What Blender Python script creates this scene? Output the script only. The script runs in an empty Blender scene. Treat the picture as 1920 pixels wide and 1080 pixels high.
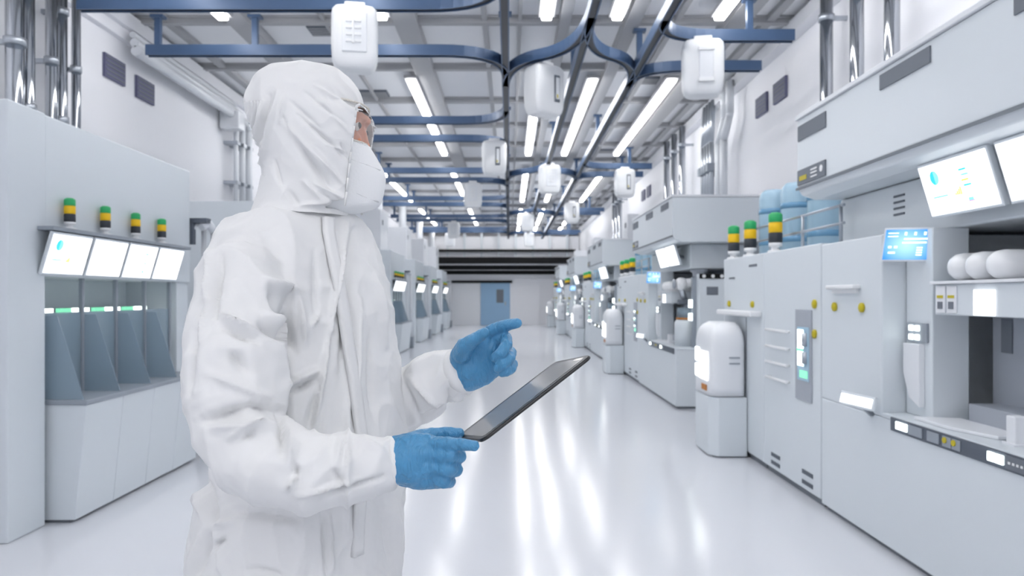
import bpy, bmesh, math, random
from mathutils import Vector, Matrix, noise
random.seed(7)
SC = bpy.context.scene
COL = SC.collection
F = 1400.0; H = 1.38; VX = 955.0; VY = 556.0

def W(px, py, Y):
    """point of the photograph at depth Y"""
    return Vector(((px - VX) * Y / F, Y, H - (py - VY) * Y / F))

# ---------------------------------------------------------------- materials
def s2l(c):
    c = c / 255.0
    return c / 12.92 if c <= 0.04045 else ((c + 0.055) / 1.055) ** 2.4
def rgb(r, g, b): return (s2l(r), s2l(g), s2l(b), 1.0)
M = {}
def mat(name, col, rough=0.5, metal=0.0, emit=None, es=0.0, noise_amt=0.0, nscale=4.0, bump=0.0, bscale=60.0, **kw):
    m = bpy.data.materials.new(name); m.use_nodes = True
    nt = m.node_tree; b = nt.nodes['Principled BSDF']
    b.inputs['Base Color'].default_value = col
    b.inputs['Roughness'].default_value = rough
    b.inputs['Metallic'].default_value = metal
    for k, v in kw.items(): b.inputs[k].default_value = v
    if emit:
        b.inputs['Emission Color'].default_value = emit
        b.inputs['Emission Strength'].default_value = es
    if noise_amt or bump:
        tc = nt.nodes.new('ShaderNodeTexCoord')
        if noise_amt:
            n = nt.nodes.new('ShaderNodeTexNoise'); n.inputs['Scale'].default_value = nscale
            n.inputs['Detail'].default_value = 4
            nt.links.new(tc.outputs['Object'], n.inputs['Vector'])
            mx = nt.nodes.new('ShaderNodeMix'); mx.data_type = 'RGBA'
            mx.inputs['A'].default_value = tuple(c * (1 - noise_amt) for c in col[:3]) + (1,)
            mx.inputs['B'].default_value = tuple(min(1, c * (1 + noise_amt)) for c in col[:3]) + (1,)
            nt.links.new(n.outputs['Fac'], mx.inputs['Factor'])
            nt.links.new(mx.outputs['Result'], b.inputs['Base Color'])
        if bump:
            n2 = nt.nodes.new('ShaderNodeTexNoise'); n2.inputs['Scale'].default_value = bscale
            n2.inputs['Detail'].default_value = 3
            nt.links.new(tc.outputs['Object'], n2.inputs['Vector'])
            bp = nt.nodes.new('ShaderNodeBump'); bp.inputs['Strength'].default_value = bump
            bp.inputs['Distance'].default_value = 0.01
            nt.links.new(n2.outputs['Fac'], bp.inputs['Height'])
            nt.links.new(bp.outputs['Normal'], b.inputs['Normal'])
    M[name] = m
    return m

mat('wall', rgb(240, 241, 246), .55, noise_amt=.02, nscale=.6)
mat('floor', rgb(216, 219, 226), .16, noise_amt=.012, nscale=.5, bump=.012, bscale=2.5)
mat('ceiling', rgb(240, 241, 244), .7, noise_amt=.04, nscale=.5)
mat('beam', rgb(176, 177, 180), .6, noise_amt=.05, nscale=2)
mat('panel', rgb(218, 225, 231), .35, noise_amt=.015, nscale=1.2)
mat('panel_light', rgb(232, 235, 240), .35, noise_amt=.015, nscale=1.2)
mat('panel_dark', rgb(150, 158, 168), .4, noise_amt=.03, nscale=2)
mat('niche', rgb(168, 174, 184), .45, noise_amt=.03, nscale=2)
mat('white', rgb(236, 238, 241), .35)
mat('seam', rgb(120, 126, 134), .6)
mat('vent', rgb(112, 118, 128), .6)
mat('vent_blue', rgb(98, 100, 130), .6)
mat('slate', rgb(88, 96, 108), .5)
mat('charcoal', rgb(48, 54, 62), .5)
mat('black', rgb(8, 9, 13), .9)
mat('rail_blue', rgb(74, 97, 130), .32, metal=.15, noise_amt=.05, nscale=3)
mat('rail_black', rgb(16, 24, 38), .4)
mat('chrome', rgb(190, 194, 200), .12, metal=1.0, noise_amt=.06, nscale=5)
mat('steel', rgb(176, 182, 190), .3, metal=.8)
mat('pipe_white', rgb(222, 226, 232), .3)
mat('green', rgb(40, 160, 96), .35, emit=rgb(40, 160, 96), es=.12)
mat('yellow', rgb(226, 184, 20), .35, emit=rgb(226, 180, 10), es=.1)
mat('latch_yellow', rgb(196, 180, 24), .4)
mat('orange', rgb(190, 120, 40), .5)
mat('glass_blue', rgb(158, 178, 194), .1, Alpha=.5)
mat('glass_clear', rgb(225, 240, 246), .05, Alpha=.35)
mat('tank_blue', rgb(176, 208, 228), .15)
mat('tank_band', rgb(110, 160, 196), .2)
mat('led_white', (1, 1, 1, 1), .5, emit=(.9, 1, .96, 1), es=3.0)
mat('led_green', rgb(120, 190, 160), .5, emit=rgb(120, 215, 170), es=1.0)
mat('screen_white', (1, 1, 1, 1), .4, emit=(1, 1, 1, 1), es=1.6)
mat('lamp', (1, 1, 1, 1), .5, emit=(1, .985, .97, 1), es=12.5)
mat('ink_cyan', rgb(40, 190, 220), .5, emit=rgb(60, 190, 225), es=.9)
mat('ink_aqua', rgb(130, 225, 230), .5, emit=rgb(130, 225, 232), es=.9)
mat('ink_yellow', rgb(222, 222, 90), .5, emit=rgb(222, 224, 100), es=.9)
mat('ink_violet', rgb(190, 90, 230), .5, emit=rgb(190, 100, 235), es=.9)
mat('ink_pale', rgb(225, 240, 255), .5, emit=rgb(225, 245, 255), es=1.2)
mat('door_blue', rgb(150, 186, 218), .4, noise_amt=.02, nscale=1)
mat('suit', rgb(230, 231, 232), .58, noise_amt=.015, nscale=9)
def crinkle(m, sc, st, dist):
    nt = m.node_tree; b = nt.nodes['Principled BSDF']
    tc = nt.nodes.new('ShaderNodeTexCoord'); prev = None
    for k, (s_, t_, d_) in enumerate(((sc, st, dist), (sc*2.7, st*.8, dist*.4))):
        n = nt.nodes.new('ShaderNodeTexNoise'); n.noise_type = 'RIDGED_MULTIFRACTAL'; n.inputs['Scale'].default_value = s_
        n.inputs['Detail'].default_value = 2; n.inputs['Distortion'].default_value = .6
        bp = nt.nodes.new('ShaderNodeBump'); bp.inputs['Strength'].default_value = t_; bp.inputs['Distance'].default_value = d_
        nt.links.new(tc.outputs['Object'], n.inputs['Vector']); nt.links.new(n.outputs[0], bp.inputs['Height'])
        if prev: nt.links.new(prev.outputs['Normal'], bp.inputs['Normal'])
        prev = bp
    nt.links.new(prev.outputs['Normal'], b.inputs['Normal'])
crinkle(M['suit'], 6.5, .75, .007)
mat('mask', rgb(240, 242, 244), .8, bump=.08, bscale=200)
mat('skin', rgb(212, 140, 108), .5, noise_amt=.06, nscale=30)
mat('brow', rgb(60, 42, 36), .8)
mat('eye_white', rgb(232, 228, 224), .2)
mat('iris', rgb(40, 28, 22), .15)
mat('goggle', rgb(236, 238, 238), .04, Alpha=.24)
mat('goggle_rim', rgb(226, 222, 214), .2)
mat('tablet_body', rgb(52, 53, 55), .35, metal=.4)
mat('tablet_glass', rgb(138, 139, 140), .22)
mat('tablet_bezel', rgb(46, 47, 49), .35)
mat('boot', rgb(230, 232, 234), .5)

def wave_bump(m, scale, strength, dist=.01, distort=6.0, stretch=(1, 1, 1)):
    nt = m.node_tree; b = nt.nodes['Principled BSDF']
    tc = nt.nodes.new('ShaderNodeTexCoord'); mp = nt.nodes.new('ShaderNodeMapping')
    mp.inputs['Scale'].default_value = stretch
    n = nt.nodes.new('ShaderNodeTexNoise'); n.inputs['Scale'].default_value = scale
    n.inputs['Detail'].default_value = 3; n.inputs['Distortion'].default_value = distort
    bp = nt.nodes.new('ShaderNodeBump'); bp.inputs['Strength'].default_value = strength
    bp.inputs['Distance'].default_value = dist
    nt.links.new(tc.outputs['Object'], mp.inputs['Vector']); nt.links.new(mp.outputs['Vector'], n.inputs['Vector'])
    nt.links.new(n.outputs['Fac'], bp.inputs['Height']); nt.links.new(bp.outputs['Normal'], b.inputs['Normal'])
mat('glove', rgb(76, 144, 190), .34, noise_amt=.10, nscale=22)
wave_bump(M['glove'], 34, .8, .006, 2.2, stretch=(1.6, 1, .7))

# blue glowing touch screen
def blue_screen():
    m = mat('screen_blue', rgb(20, 110, 180), .3)
    nt = m.node_tree; b = nt.nodes['Principled BSDF']
    tc = nt.nodes.new('ShaderNodeTexCoord'); mp = nt.nodes.new('ShaderNodeMapping')
    mp.inputs['Location'].default_value = (.03, 0, .02); mp.inputs['Scale'].default_value = (7, 7, 8)
    g = nt.nodes.new('ShaderNodeTexGradient'); g.gradient_type = 'SPHERICAL'
    r = nt.nodes.new('ShaderNodeValToRGB')
    r.color_ramp.elements[0].color = rgb(16, 120, 196); r.color_ramp.elements[1].color = rgb(200, 245, 250)
    nt.links.new(tc.outputs['Object'], mp.inputs['Vector']); nt.links.new(mp.outputs['Vector'], g.inputs['Vector'])
    nt.links.new(g.outputs['Fac'], r.inputs['Fac']); nt.links.new(r.outputs['Color'], b.inputs['Emission Color'])
    b.inputs['Emission Strength'].default_value = 1.0
blue_screen()

# ---------------------------------------------------------------- mesh helpers
class MB:
    def __init__(s): s.bm = bmesh.new(); s.mats = []
    def _m(s, m):
        if m is None: return 0
        if m not in s.mats: s.mats.append(m)
        return s.mats.index(m)
    def box(s, x0, x1, y0, y1, z0, z1, m=None, bev=0.0, seg=2):
        x0, x1 = min(x0, x1), max(x0, x1); y0, y1 = min(y0, y1), max(y0, y1); z0, z1 = min(z0, z1), max(z0, z1)
        mi = s._m(m)
        v = [s.bm.verts.new(p) for p in ((x0,y0,z0),(x1,y0,z0),(x1,y1,z0),(x0,y1,z0),(x0,y0,z1),(x1,y0,z1),(x1,y1,z1),(x0,y1,z1))]
        fs = [s.bm.faces.new([v[i] for i in f]) for f in ((0,3,2,1),(4,5,6,7),(0,1,5,4),(1,2,6,5),(2,3,7,6),(3,0,4,7))]
        for f in fs: f.material_index = mi
        if bev > 0:
            es = set(e for f in fs for e in f.edges)
            r = bmesh.ops.bevel(s.bm, geom=list(es), offset=bev, segments=seg, affect='EDGES', profile=.5)
            for f in r['faces']: f.material_index = mi
        return s
    def prism(s, poly, axis, a0, a1, m=None, bev=0.0):
        """poly: 2-D points in the plane across axis; axis 0/1/2"""
        mi = s._m(m)
        def P(p, a):
            if axis == 0: return (a, p[0], p[1])
            if axis == 1: return (p[0], a, p[1])
            return (p[0], p[1], a)
        A = [s.bm.verts.new(P(p, a0)) for p in poly]; B = [s.bm.verts.new(P(p, a1)) for p in poly]
        fs = [s.bm.faces.new(A), s.bm.faces.new(B[::-1])]
        n = len(poly)
        for i in range(n): fs.append(s.bm.faces.new((A[i], B[i], B[(i+1) % n], A[(i+1) % n])))
        bmesh.ops.recalc_face_normals(s.bm, faces=fs)
        for f in fs: f.material_index = mi
        if bev > 0:
            es = set(e for f in fs for e in f.edges)
            r = bmesh.ops.bevel(s.bm, geom=list(es), offset=bev, segments=2, affect='EDGES', profile=.5)
            for f in r['faces']: f.material_index = mi
        return s
    def slab(s, c, u, v, w, m=None):
        """box centred at c with half-extent vectors u, v, w"""
        mi = s._m(m); c, u, v, w = map(Vector, (c, u, v, w)); q = []
        for k in (-1, 1):
            for a, b in ((-1,-1),(1,-1),(1,1),(-1,1)): q.append(s.bm.verts.new(c + u*a + v*b + w*k))
        fs = [s.bm.faces.new([q[i] for i in f]) for f in ((0,3,2,1),(4,5,6,7),(0,1,5,4),(1,2,6,5),(2,3,7,6),(3,0,4,7))]
        bmesh.ops.recalc_face_normals(s.bm, faces=fs)
        for f in fs: f.material_index = mi
        return s
    def cyl(s, p0, p1, r0, r1=None, n=16, m=None, cap=True):
        mi = s._m(m); r1 = r0 if r1 is None else r1
        p0, p1 = Vector(p0), Vector(p1); d = (p1 - p0).normalized()
        u = d.orthogonal().normalized(); v = d.cross(u)
        A = []; B = []
        for i in range(n):
            t = 2*math.pi*i/n; o = u*math.cos(t) + v*math.sin(t)
            A.append(s.bm.verts.new(p0 + o*r0)); B.append(s.bm.verts.new(p1 + o*r1))
        fs = [s.bm.faces.new((A[i], A[(i+1) % n], B[(i+1) % n], B[i])) for i in range(n)]
        for f in fs: f.smooth = True
        if cap: fs += [s.bm.faces.new(A[::-1]), s.bm.faces.new(B)]
        for f in fs: f.material_index = mi
        return s
    def tube(s, pts, r, n=12, m=None):
        for a, b in zip(pts[:-1], pts[1:]): s.cyl(a, b, r, n=n, m=m)
        for p in pts[1:-1]: s.sphere(p, r, m=m, n=n)
        return s
    def sphere(s, c, r, sc=(1,1,1), m=None, n=16):
        mi = s._m(m)
        mt = Matrix.Translation(Vector(c)) @ Matrix.Diagonal((*sc, 1))
        g = bmesh.ops.create_uvsphere(s.bm, u_segments=n, v_segments=max(6, n//2), radius=r, matrix=mt)
        for v in g['verts']:
            for f in v.link_faces: f.material_index = mi; f.smooth = True
        return s
    def lathe(s, c, axis, prof, n=24, m=None):
        """prof: (distance along axis, radius)"""
        mi = s._m(m); c = Vector(c); d = Vector(axis).normalized(); u = d.orthogonal().normalized(); v = d.cross(u)
        rings = []
        for h, r in prof:
            if r < 1e-5: rings.append([s.bm.verts.new(c + d*h)])
            else: rings.append([s.bm.verts.new(c + d*h + (u*math.cos(2*math.pi*i/n) + v*math.sin(2*math.pi*i/n))*r) for i in range(n)])
        fs = []
        for A, B in zip(rings[:-1], rings[1:]):
            for i in range(n):
                j = (i+1) % n
                if len(A) == 1: fs.append(s.bm.faces.new((A[0], B[j], B[i])))
                elif len(B) == 1: fs.append(s.bm.faces.new((A[i], A[j], B[0])))
                else: fs.append(s.bm.faces.new((A[i], A[j], B[j], B[i])))
        if len(rings[0]) > 1: fs.append(s.bm.faces.new(rings[0][::-1]))
        if len(rings[-1]) > 1: fs.append(s.bm.faces.new(rings[-1]))
        bmesh.ops.recalc_face_normals(s.bm, faces=fs)
        for f in fs: f.material_index = mi; f.smooth = len(f.verts) <= 4
        return s
    def loft(s, secs, n=28, m=None, sq=2.0):
        """secs: (centre, axis1, axis2) ; closed tube"""
        mi = s._m(m); rings = []
        for c, a, b in secs:
            R = []
            for i in range(n):
                t = 2*math.pi*i/n; ct, st = math.cos(t), math.sin(t)
                e = 2.0/sq
                R.append(s.bm.verts.new(c + a*(math.copysign(abs(ct)**e, ct)) + b*(math.copysign(abs(st)**e, st))))
            rings.append(R)
        fs = []
        for A, B in zip(rings[:-1], rings[1:]):
            for i in range(n): fs.append(s.bm.faces.new((A[i], A[(i+1) % n], B[(i+1) % n], B[i])))
        for R, sec in ((rings[0], secs[0]), (rings[-1], secs[-1])):
            cv = s.bm.verts.new(sec[0])
            for i in range(n): fs.append(s.bm.faces.new((R[i], R[(i+1) % n], cv)))
        bmesh.ops.recalc_face_normals(s.bm, faces=fs)
        for f in fs: f.material_index = mi; f.smooth = True
        return s

def wloc(o):
    l = Vector((0, 0, 0))
    while o is not None: l = l + Vector(o.location); o = o.parent
    return l
def build(name, mb, m=None, parent=None, loc=None, bevel=0.0, smooth=False):
    """one mesh object; the collected coordinates are world coordinates"""
    base = wloc(parent) if parent is not None else Vector(loc or (0, 0, 0))
    bmesh.ops.translate(mb.bm, verts=mb.bm.verts, vec=-base)
    me = bpy.data.meshes.new(name); mb.bm.to_mesh(me); mb.bm.free()
    ml = mb.mats or [m]
    for x in ml: me.materials.append(M[x or m])
    if smooth:
        for p in me.polygons: p.use_smooth = True
    o = bpy.data.objects.new(name, me); COL.objects.link(o)
    if parent is not None: o.parent = parent
    else: o.location = base
    if bevel:
        b = o.modifiers.new('bevel', 'BEVEL'); b.width = bevel; b.segments = 2; b.limit_method = 'ANGLE'
    return o
def tag(o, label=None, cat=None, group=None, kind=None):
    if label: o['label'] = label
    if cat: o['category'] = cat
    if group: o['group'] = group
    if kind: o['kind'] = kind
    return o
def thing(name, label, cat, loc, group=None):
    o = bpy.data.objects.new(name, None); COL.objects.link(o); o.location = loc; o.empty_display_size = .1
    return tag(o, label, cat, group)
def struct(name, mb, m, bevel=0):
    return tag(build(name, mb, m, bevel=bevel), kind='structure')
def copy_tree(o, dy=0.0, dv=None, label=None, group=None, parent=None):
    c = o.copy(); COL.objects.link(c)
    if parent is not None: c.parent = parent
    else:
        c.location = Vector(o.location) + (Vector(dv) if dv else Vector((0, dy, 0)))
        if label: c['label'] = label
        if group: c['group'] = group
    for ch in list(o.children): copy_tree(ch, parent=c)
    return c

# ---------------------------------------------------------------- camera and world
cam = bpy.data.cameras.new('camera'); co = bpy.data.objects.new('camera', cam); COL.objects.link(co)
co.location = (0, 0, H); co.rotation_euler = (math.pi/2, 0, 0)
cam.sensor_width = 36; cam.lens = F/1920*36
cam.shift_x = (960-VX)/1920; cam.shift_y = (VY-540)/1920
cam.dof.use_dof = True; cam.dof.focus_distance = 1.30; cam.dof.aperture_fstop = 6.5
cam.clip_start = .02
SC.camera = co
SC.view_settings.view_transform = 'Standard'; SC.view_settings.look = 'None'
SC.view_settings.gamma = 1.0; SC.view_settings.exposure = 0.2; SC.view_settings.use_curve_mapping = False
w = bpy.data.worlds.new('world'); SC.world = w; w.use_nodes = True
w.node_tree.nodes['Background'].inputs[0].default_value = (.9, .94, 1, 1)
w.node_tree.nodes['Background'].inputs[1].default_value = 1.0

# ---------------------------------------------------------------- room shell
XL, XR, ZC, YN, YF = -4.3, 3.3, 4.55, -5.0, 36.0
struct('floor', MB().box(XL-.2, XR+.2, YN-.2, YF+.2, -.1, 0), 'floor')
struct('ceiling', MB().box(XL-.2, XR+.2, YN-.2, YF+.2, ZC, ZC+.1), 'ceiling')
struct('wall_left', MB().box(XL-.15, XL, YN-.2, YF+.2, 0, ZC), 'wall')
struct('wall_right', MB().box(XR, XR+.15, YN-.2, YF+.2, 0, ZC), 'wall')
struct('wall_far', MB().box(XL, XR, YF, YF+.15, 0, ZC), 'wall')
struct('wall_near', MB().box(XL, XR, YN-.15, YN, 0, ZC), 'wall')
struct('trim_left', MB().box(XL, XL+.14, YN, YF, ZC-.22, ZC-.06).box(XL, XL+.07, YN, YF, ZC-.34, ZC-.22), 'wall')
struct('trim_right', MB().box(XR-.14, XR, YN, YF, ZC-.22, ZC-.06), 'wall')
# beams across the ceiling (each one a beam) and along it
y = 1.6; k = 0
while y < 35:
    struct('ceiling_beam', MB().box(XL, XR, y-.045, y+.045, ZC-.08, ZC-.001).box(XL, XR, y-.08, y+.08, ZC-.025, ZC-.002), 'beam')
    y += 1.72
for x0, wd in ((-3.02, .12), (-1.16, .13), (.62, .06), (1.38, .08), (2.55, .12), (-2.1, .02), (-.28, .03), (.12, .02), (.95, .02), (1.9, .03), (2.95, .05), (-3.9, .05)):
    struct('ceiling_beam', MB().box(x0-wd, x0+wd, YN, YF-.8, ZC-.125 if wd > .05 else ZC-.06, ZC-.003), 'beam')

# ceiling lamps: five lines of strip lamps
ordn = ['nearest', 'second', 'third', 'fourth', 'fifth', 'sixth', 'seventh', 'eighth']
lines = [(-3.08, 'along the left wall'), (-1.37, 'left of the centre track'), (.40, 'right of the centre track'), (1.16, 'in the middle right'), (2.26, 'along the right wall')]
for li, (lx, ldesc) in enumerate(lines):
    for si, (a, b) in enumerate(((-5.0+.1, .3), (2.6, 8.08), (10.3, 15.8), (18.0, 23.5), (25.7, 31.2), (32.4, 34.6))):  # last segment of each line is added to brighten the far wall
        sname = ('behind the viewer', 'nearest', 'second from viewer', 'third from viewer', 'fourth from viewer', 'farthest')[si]
        t = thing('strip_lamp', 'white ceiling strip lamp %s, %s' % (ldesc, sname), 'ceiling lamp', (lx, (a+b)/2, ZC-.2), 'ceiling strip lamps')
        build('housing', MB().box(lx-.09, lx+.09, a, b, ZC-.155, ZC-.11, bev=.01), 'beam', t)
        build('tube', MB().box(lx-.055, lx+.055, a+.03, b-.03, ZC-.20, ZC-.156, bev=.015), 'lamp', t)
        for my in (a+.4, b-.5): build('mount', MB().box(lx-.03, lx+.03, my, my+.1, ZC-.11, ZC-.0035), 'beam', t)

# far wall: doors, soffit bars
def rect(x0, x1, Y): return (x0-VX)*Y/F, (x1-VX)*Y/F
yb = YF
dr = build('door_1', MB().box(-1.38, .03, yb-.06, yb-.001, 0, 2.03, bev=.006), 'door_blue'); tag(dr, kind='structure')
build('window_pane', MB().box(-.62, -.28, yb-.068, yb-.062, 1.08, 1.72), 'vent', dr)
build('door_handle', MB().box(-.22, -.16, yb-.10, yb-.06, .96, 1.14, bev=.008), 'steel', dr)
d2 = tag(build('door_2', MB().box(-2.76, -1.42, yb-.05, yb-.001, 0, 2.03, bev=.005), 'panel_light'), kind='structure')
d3 = build('door_3', MB().box(.16, 1.40, yb-.04, yb-.001, 0, 1.95, bev=.005), 'wall'); tag(d3, kind='structure')
struct('trim_1', MB().box(.04, .16, yb-.07, yb-.001, 0, 2.03).box(.16, 1.48, yb-.07, yb-.001, 1.95, 2.03).box(1.40, 1.48, yb-.07, yb-.001, 0, 1.95), 'wall')
struct('trim_2', MB().box(-2.78, .14, yb-.12, yb-.001, 2.03, 2.15), 'black')
for i, (z0, z1, xa, xb, yy) in enumerate(((2.44, 2.62, -3.5, 2.42, 35.55), (2.65, 2.90, -3.9, 2.8, 35.2), (2.92, 3.22, -4.05, 3.1, 34.8), (3.47, 3.58, -4.05, 3.1, 34.8))):
    struct('trim_%d' % (3+i), MB().box(xa, xb, yy, yy+.22, z0, z1), 'black')
struct('trim_7', MB().box(-4.1, 3.2, 35.76, yb-.001, 2.30, 2.92).box(-4.25, 3.25, 35.44, 35.75, 2.62, 3.2).box(-4.28, 3.28, 35.06, 35.43, 2.85, 4.2), 'wall')
for i in range(9):
    x = -3.7 + i*.8
    struct('trim_%d' % (8+i), MB().box(x-.05, x+.05, 34.95, 35.05, 3.15, ZC-.14), 'panel')

# wall vents and pipes
for nm, x0, x1, ys in (('left', XL+.001, XL+.03, ((8.10, 3.84), (8.78, 3.80))), ('right', XR-.03, XR-.001, ((9.06, 3.88), (9.72, 3.87), (17.6, 3.86), (18.3, 3.86)))):
    for i, (yy, zz) in enumerate(ys):
        desc = 'small dark slatted vent on the %s wall, %s' % (nm, ('nearer of the first pair', 'farther of the first pair', 'nearer of the second pair', 'farther of the second pair')[i])
        mb = MB().box(x0, x1, yy-.21, yy+.21, zz-.125, zz+.125, 'vent_blue')
        for q in range(5):
            mb.box(x0-.006, x1+.006, yy-.19, yy+.19, zz-.1+q*.047, zz-.085+q*.047, 'vent')
        o = build('wall_vent', mb, None, loc=(x0, yy, zz)); tag(o, desc, 'vent', 'wall vents')
def pipe(name, x, yy, z0, z1, r, mt, label, group, wx, clamps=()):
    t = thing(name, label, 'pipe', (x, yy, z0), group)
    build('tube', MB().cyl((x, yy, z0), (x, yy, z1), r, n=20), mt, t)
    for c in clamps:
        build('clamp', MB().cyl((x, yy, c-.03), (x, yy, c+.03), r*1.25, n=20).box(min(x, wx), max(x, wx), yy-.02, yy+.02, c-.02, c+.02), 'steel', t)
pn = ['nearest', 'second', 'third']
for i, yy in enumerate((6.05, 6.66, 7.30)):
    pipe('steel_pipe', 3.1, yy, 1.7305 if yy < 7 else 0, ZC-.12, .06, 'chrome', 'polished vertical steel pipe above the near right machine, %s of three' % pn[i], 'chrome pipes on the right wall', XR, (2.8, 4.1))
for i, yy in enumerate((13.4, 14.05, 14.7)):
    pipe('steel_pipe', 3.1, yy, 1.7305 if i == 0 else 0, ZC-.12, .055, 'chrome', 'slim vertical steel pipe further down the right wall, %s of three' % pn[i], 'chrome pipes on the right wall', XR, (2.8, 4.1))
for i, yy in enumerate((20.9, 21.5, 22.1)):
    pipe('steel_pipe', 3.1, yy, 0, ZC-.12, .055, 'chrome', 'distant vertical steel pipe on the right wall, %s of three' % pn[i], 'chrome pipes on the right wall', XR, (2.8, 4.1))
for i, (x, yy, r) in enumerate(((-4.12, 6.22, .07), (-4.14, 6.42, .055), (-4.12, 6.72, .05), (-4.12, 6.87, .05), (-4.05, 6.98, .04))):
    pipe('steel_pipe', x, yy, 0, ZC-.12, r, 'chrome', 'shiny vertical pipe behind the near left cabinet, %s from the camera' % ordn[i], 'chrome pipes on the left wall', XL, (3.0, 4.0) if i % 2 else (3.5,))
# white conduit bundle running along the left wall top and down
for i in range(3):
    z = 4.26 - i*.09; x = -4.14 + i*.02; yv = 11.3 + i*.22
    t = thing('conduit', 'white conduit under the ceiling turning down the left wall, %s one' % ('upper', 'middle', 'lower')[i], 'pipe', (x, yv, 2.50), 'white conduits on the left wall')
    build('tube', MB().tube([(x, 8.2, z), (x, yv-.08, z), (x, yv, z-.08), (x, yv, 2.50)], .035+.012*i), 'pipe_white', t)
    for c in (3.1, 3.7):
        build('clamp', MB().box(XL, x+.05, yv-.07, yv+.07, c-.025, c+.025), 'steel', t)
build_j = MB().box(-4.28, -3.98, 11.0, 11.24, 3.86, 4.12, bev=.02)
tag(build('junction_box', build_j, 'panel_light', loc=(-4.28, 11.1, 3.86)), 'white junction box where conduits meet high on the left wall', 'electrical box')
# bundle on the right wall
for i in range(4):
    yv = 11.45 + i*.16
    t = thing('conduit', 'thin grey pipe in the bundle beyond the wall vents, %s of four' % ordn[i], 'pipe', (3.1, yv, 2.64), 'pipe bundle on the right wall')
    build('tube', MB().tube([(3.16, yv+.12, ZC-.13), (3.1, yv, 3.75), (3.1, yv, 2.64)], .04), 'steel', t)
    build('clamp', MB().box(3.02, XR, yv-.06, yv+.06, 3.30, 3.42), 'panel_dark', t)
for i in range(2):
    yv = 10.5 + i*.26
    t = thing('conduit', 'thick white pipe with a double bend beside the bundle, %s one' % ('nearer', 'farther')[i], 'pipe', (3.1, yv, 2.64), 'bent pipes on the right wall')
    build('tube', MB().tube([(3.1, yv, ZC-.13), (3.1, yv, 3.95), (3.1, yv+.3, 3.65), (3.1, yv+.3, 2.64)], .055), 'pipe_white', t)

# ---------------------------------------------------------------- overhead track
ZR = 4.04
def arc_xy(p0, c, p1, n=10):
    p0, c, p1 = Vector(p0), Vector(c), Vector(p1)
    return [(p0*(1-t)**2 + c*2*t*(1-t) + p1*t*t) for t in [i/n for i in range(n+1)]]
def track(pts, name, label, group, hang=()):
    """track of rectangular section along xy points"""
    w2, zt, zb = .045, ZR+.055, ZR-.035
    t = thing(name, label, 'overhead track', (pts[0][0], pts[0][1], ZR), group)
    mb = MB(); ms = MB(); ml = MB()
    P = [Vector((p[0], p[1])) for p in pts]
    def sweep(mb, off0, off1, z0, z1):
        rings = []
        for i, p in enumerate(P):
            d = (P[min(i+1, len(P)-1)] - P[max(i-1, 0)]).normalized(); nrm = Vector((-d.y, d.x))
            a = p + nrm*off0; b = p + nrm*off1
            rings.append([mb.bm.verts.new((a.x, a.y, z0)), mb.bm.verts.new((b.x, b.y, z0)), mb.bm.verts.new((b.x, b.y, z1)), mb.bm.verts.new((a.x, a.y, z1))])
        fs = []
        for A, B in zip(rings[:-1], rings[1:]):
            for i in range(4): fs.append(mb.bm.faces.new((A[i], A[(i+1) % 4], B[(i+1) % 4], B[i])))
        fs += [mb.bm.faces.new(rings[0]), mb.bm.faces.new(rings[-1][::-1])]
        bmesh.ops.recalc_face_normals(mb.bm, faces=fs)
    sweep(mb, -w2, w2, zb, zt)
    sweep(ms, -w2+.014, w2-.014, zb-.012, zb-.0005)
    sweep(ml, -w2, -w2+.012, zb-.024, zb-.0005); sweep(ml, w2-.012, w2, zb-.024, zb-.0005)
    build('rail', mb, 'rail_blue', t)
    build('underside_strip', ms, 'rail_black', t)  # near-black strip along the underside of the rail
    build('lip', ml, 'rail_blue', t)
    for hx, hy in hang:
        build('hanger', MB().box(hx-.03, hx+.03, hy-.03, hy+.03, zt, ZC-.14).box(hx-.07, hx+.07, hy-.05, hy+.05, ZC-.16, ZC-.1305), 'rail_blue', t)
    return t
XC, X2, X3 = -.045, .77, 1.48
track([(XC, -2), (XC, 34)], 'overhead_track', 'long straight track down the middle of the ceiling', 'tracks along the hall', [(XC, 4+4*i) for i in range(8)])
track([(X2, -2), (X2, 34)], 'overhead_track', 'long track along the hall just right of the middle one', 'tracks along the hall', [(X2, 5+4*i) for i in range(8)])
track([(X3, -2), (X3, 34)], 'overhead_track', 'long track along the hall closest to the right wall', 'tracks along the hall', [(X3, 4.5+4*i) for i in range(8)])
pairs = []
for k in range(6):
    pairs += [(6.8+4.47*k, -1), (8.08+4.47*k, 1)]
names12 = ['first', 'second', 'third', 'fourth', 'fifth', 'sixth', 'seventh', 'eighth', 'ninth', 'tenth', 'eleventh', 'twelfth']
for i, (yy, sgn) in enumerate(pairs):
    # odd ones bend towards the camera, even ones away from it
    bend = arc_xy((-.75, yy), (XC, yy), (XC, yy - .75 if sgn < 0 else yy + .75))
    track([(-3.92, yy)] + [(p.x, p.y) for p in bend], 'cross_track', 'blue branch track reaching to the left wall, %s from the camera' % names12[i], 'branch tracks on the left', [(-3.8, yy), (-2.75, yy)])
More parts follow.
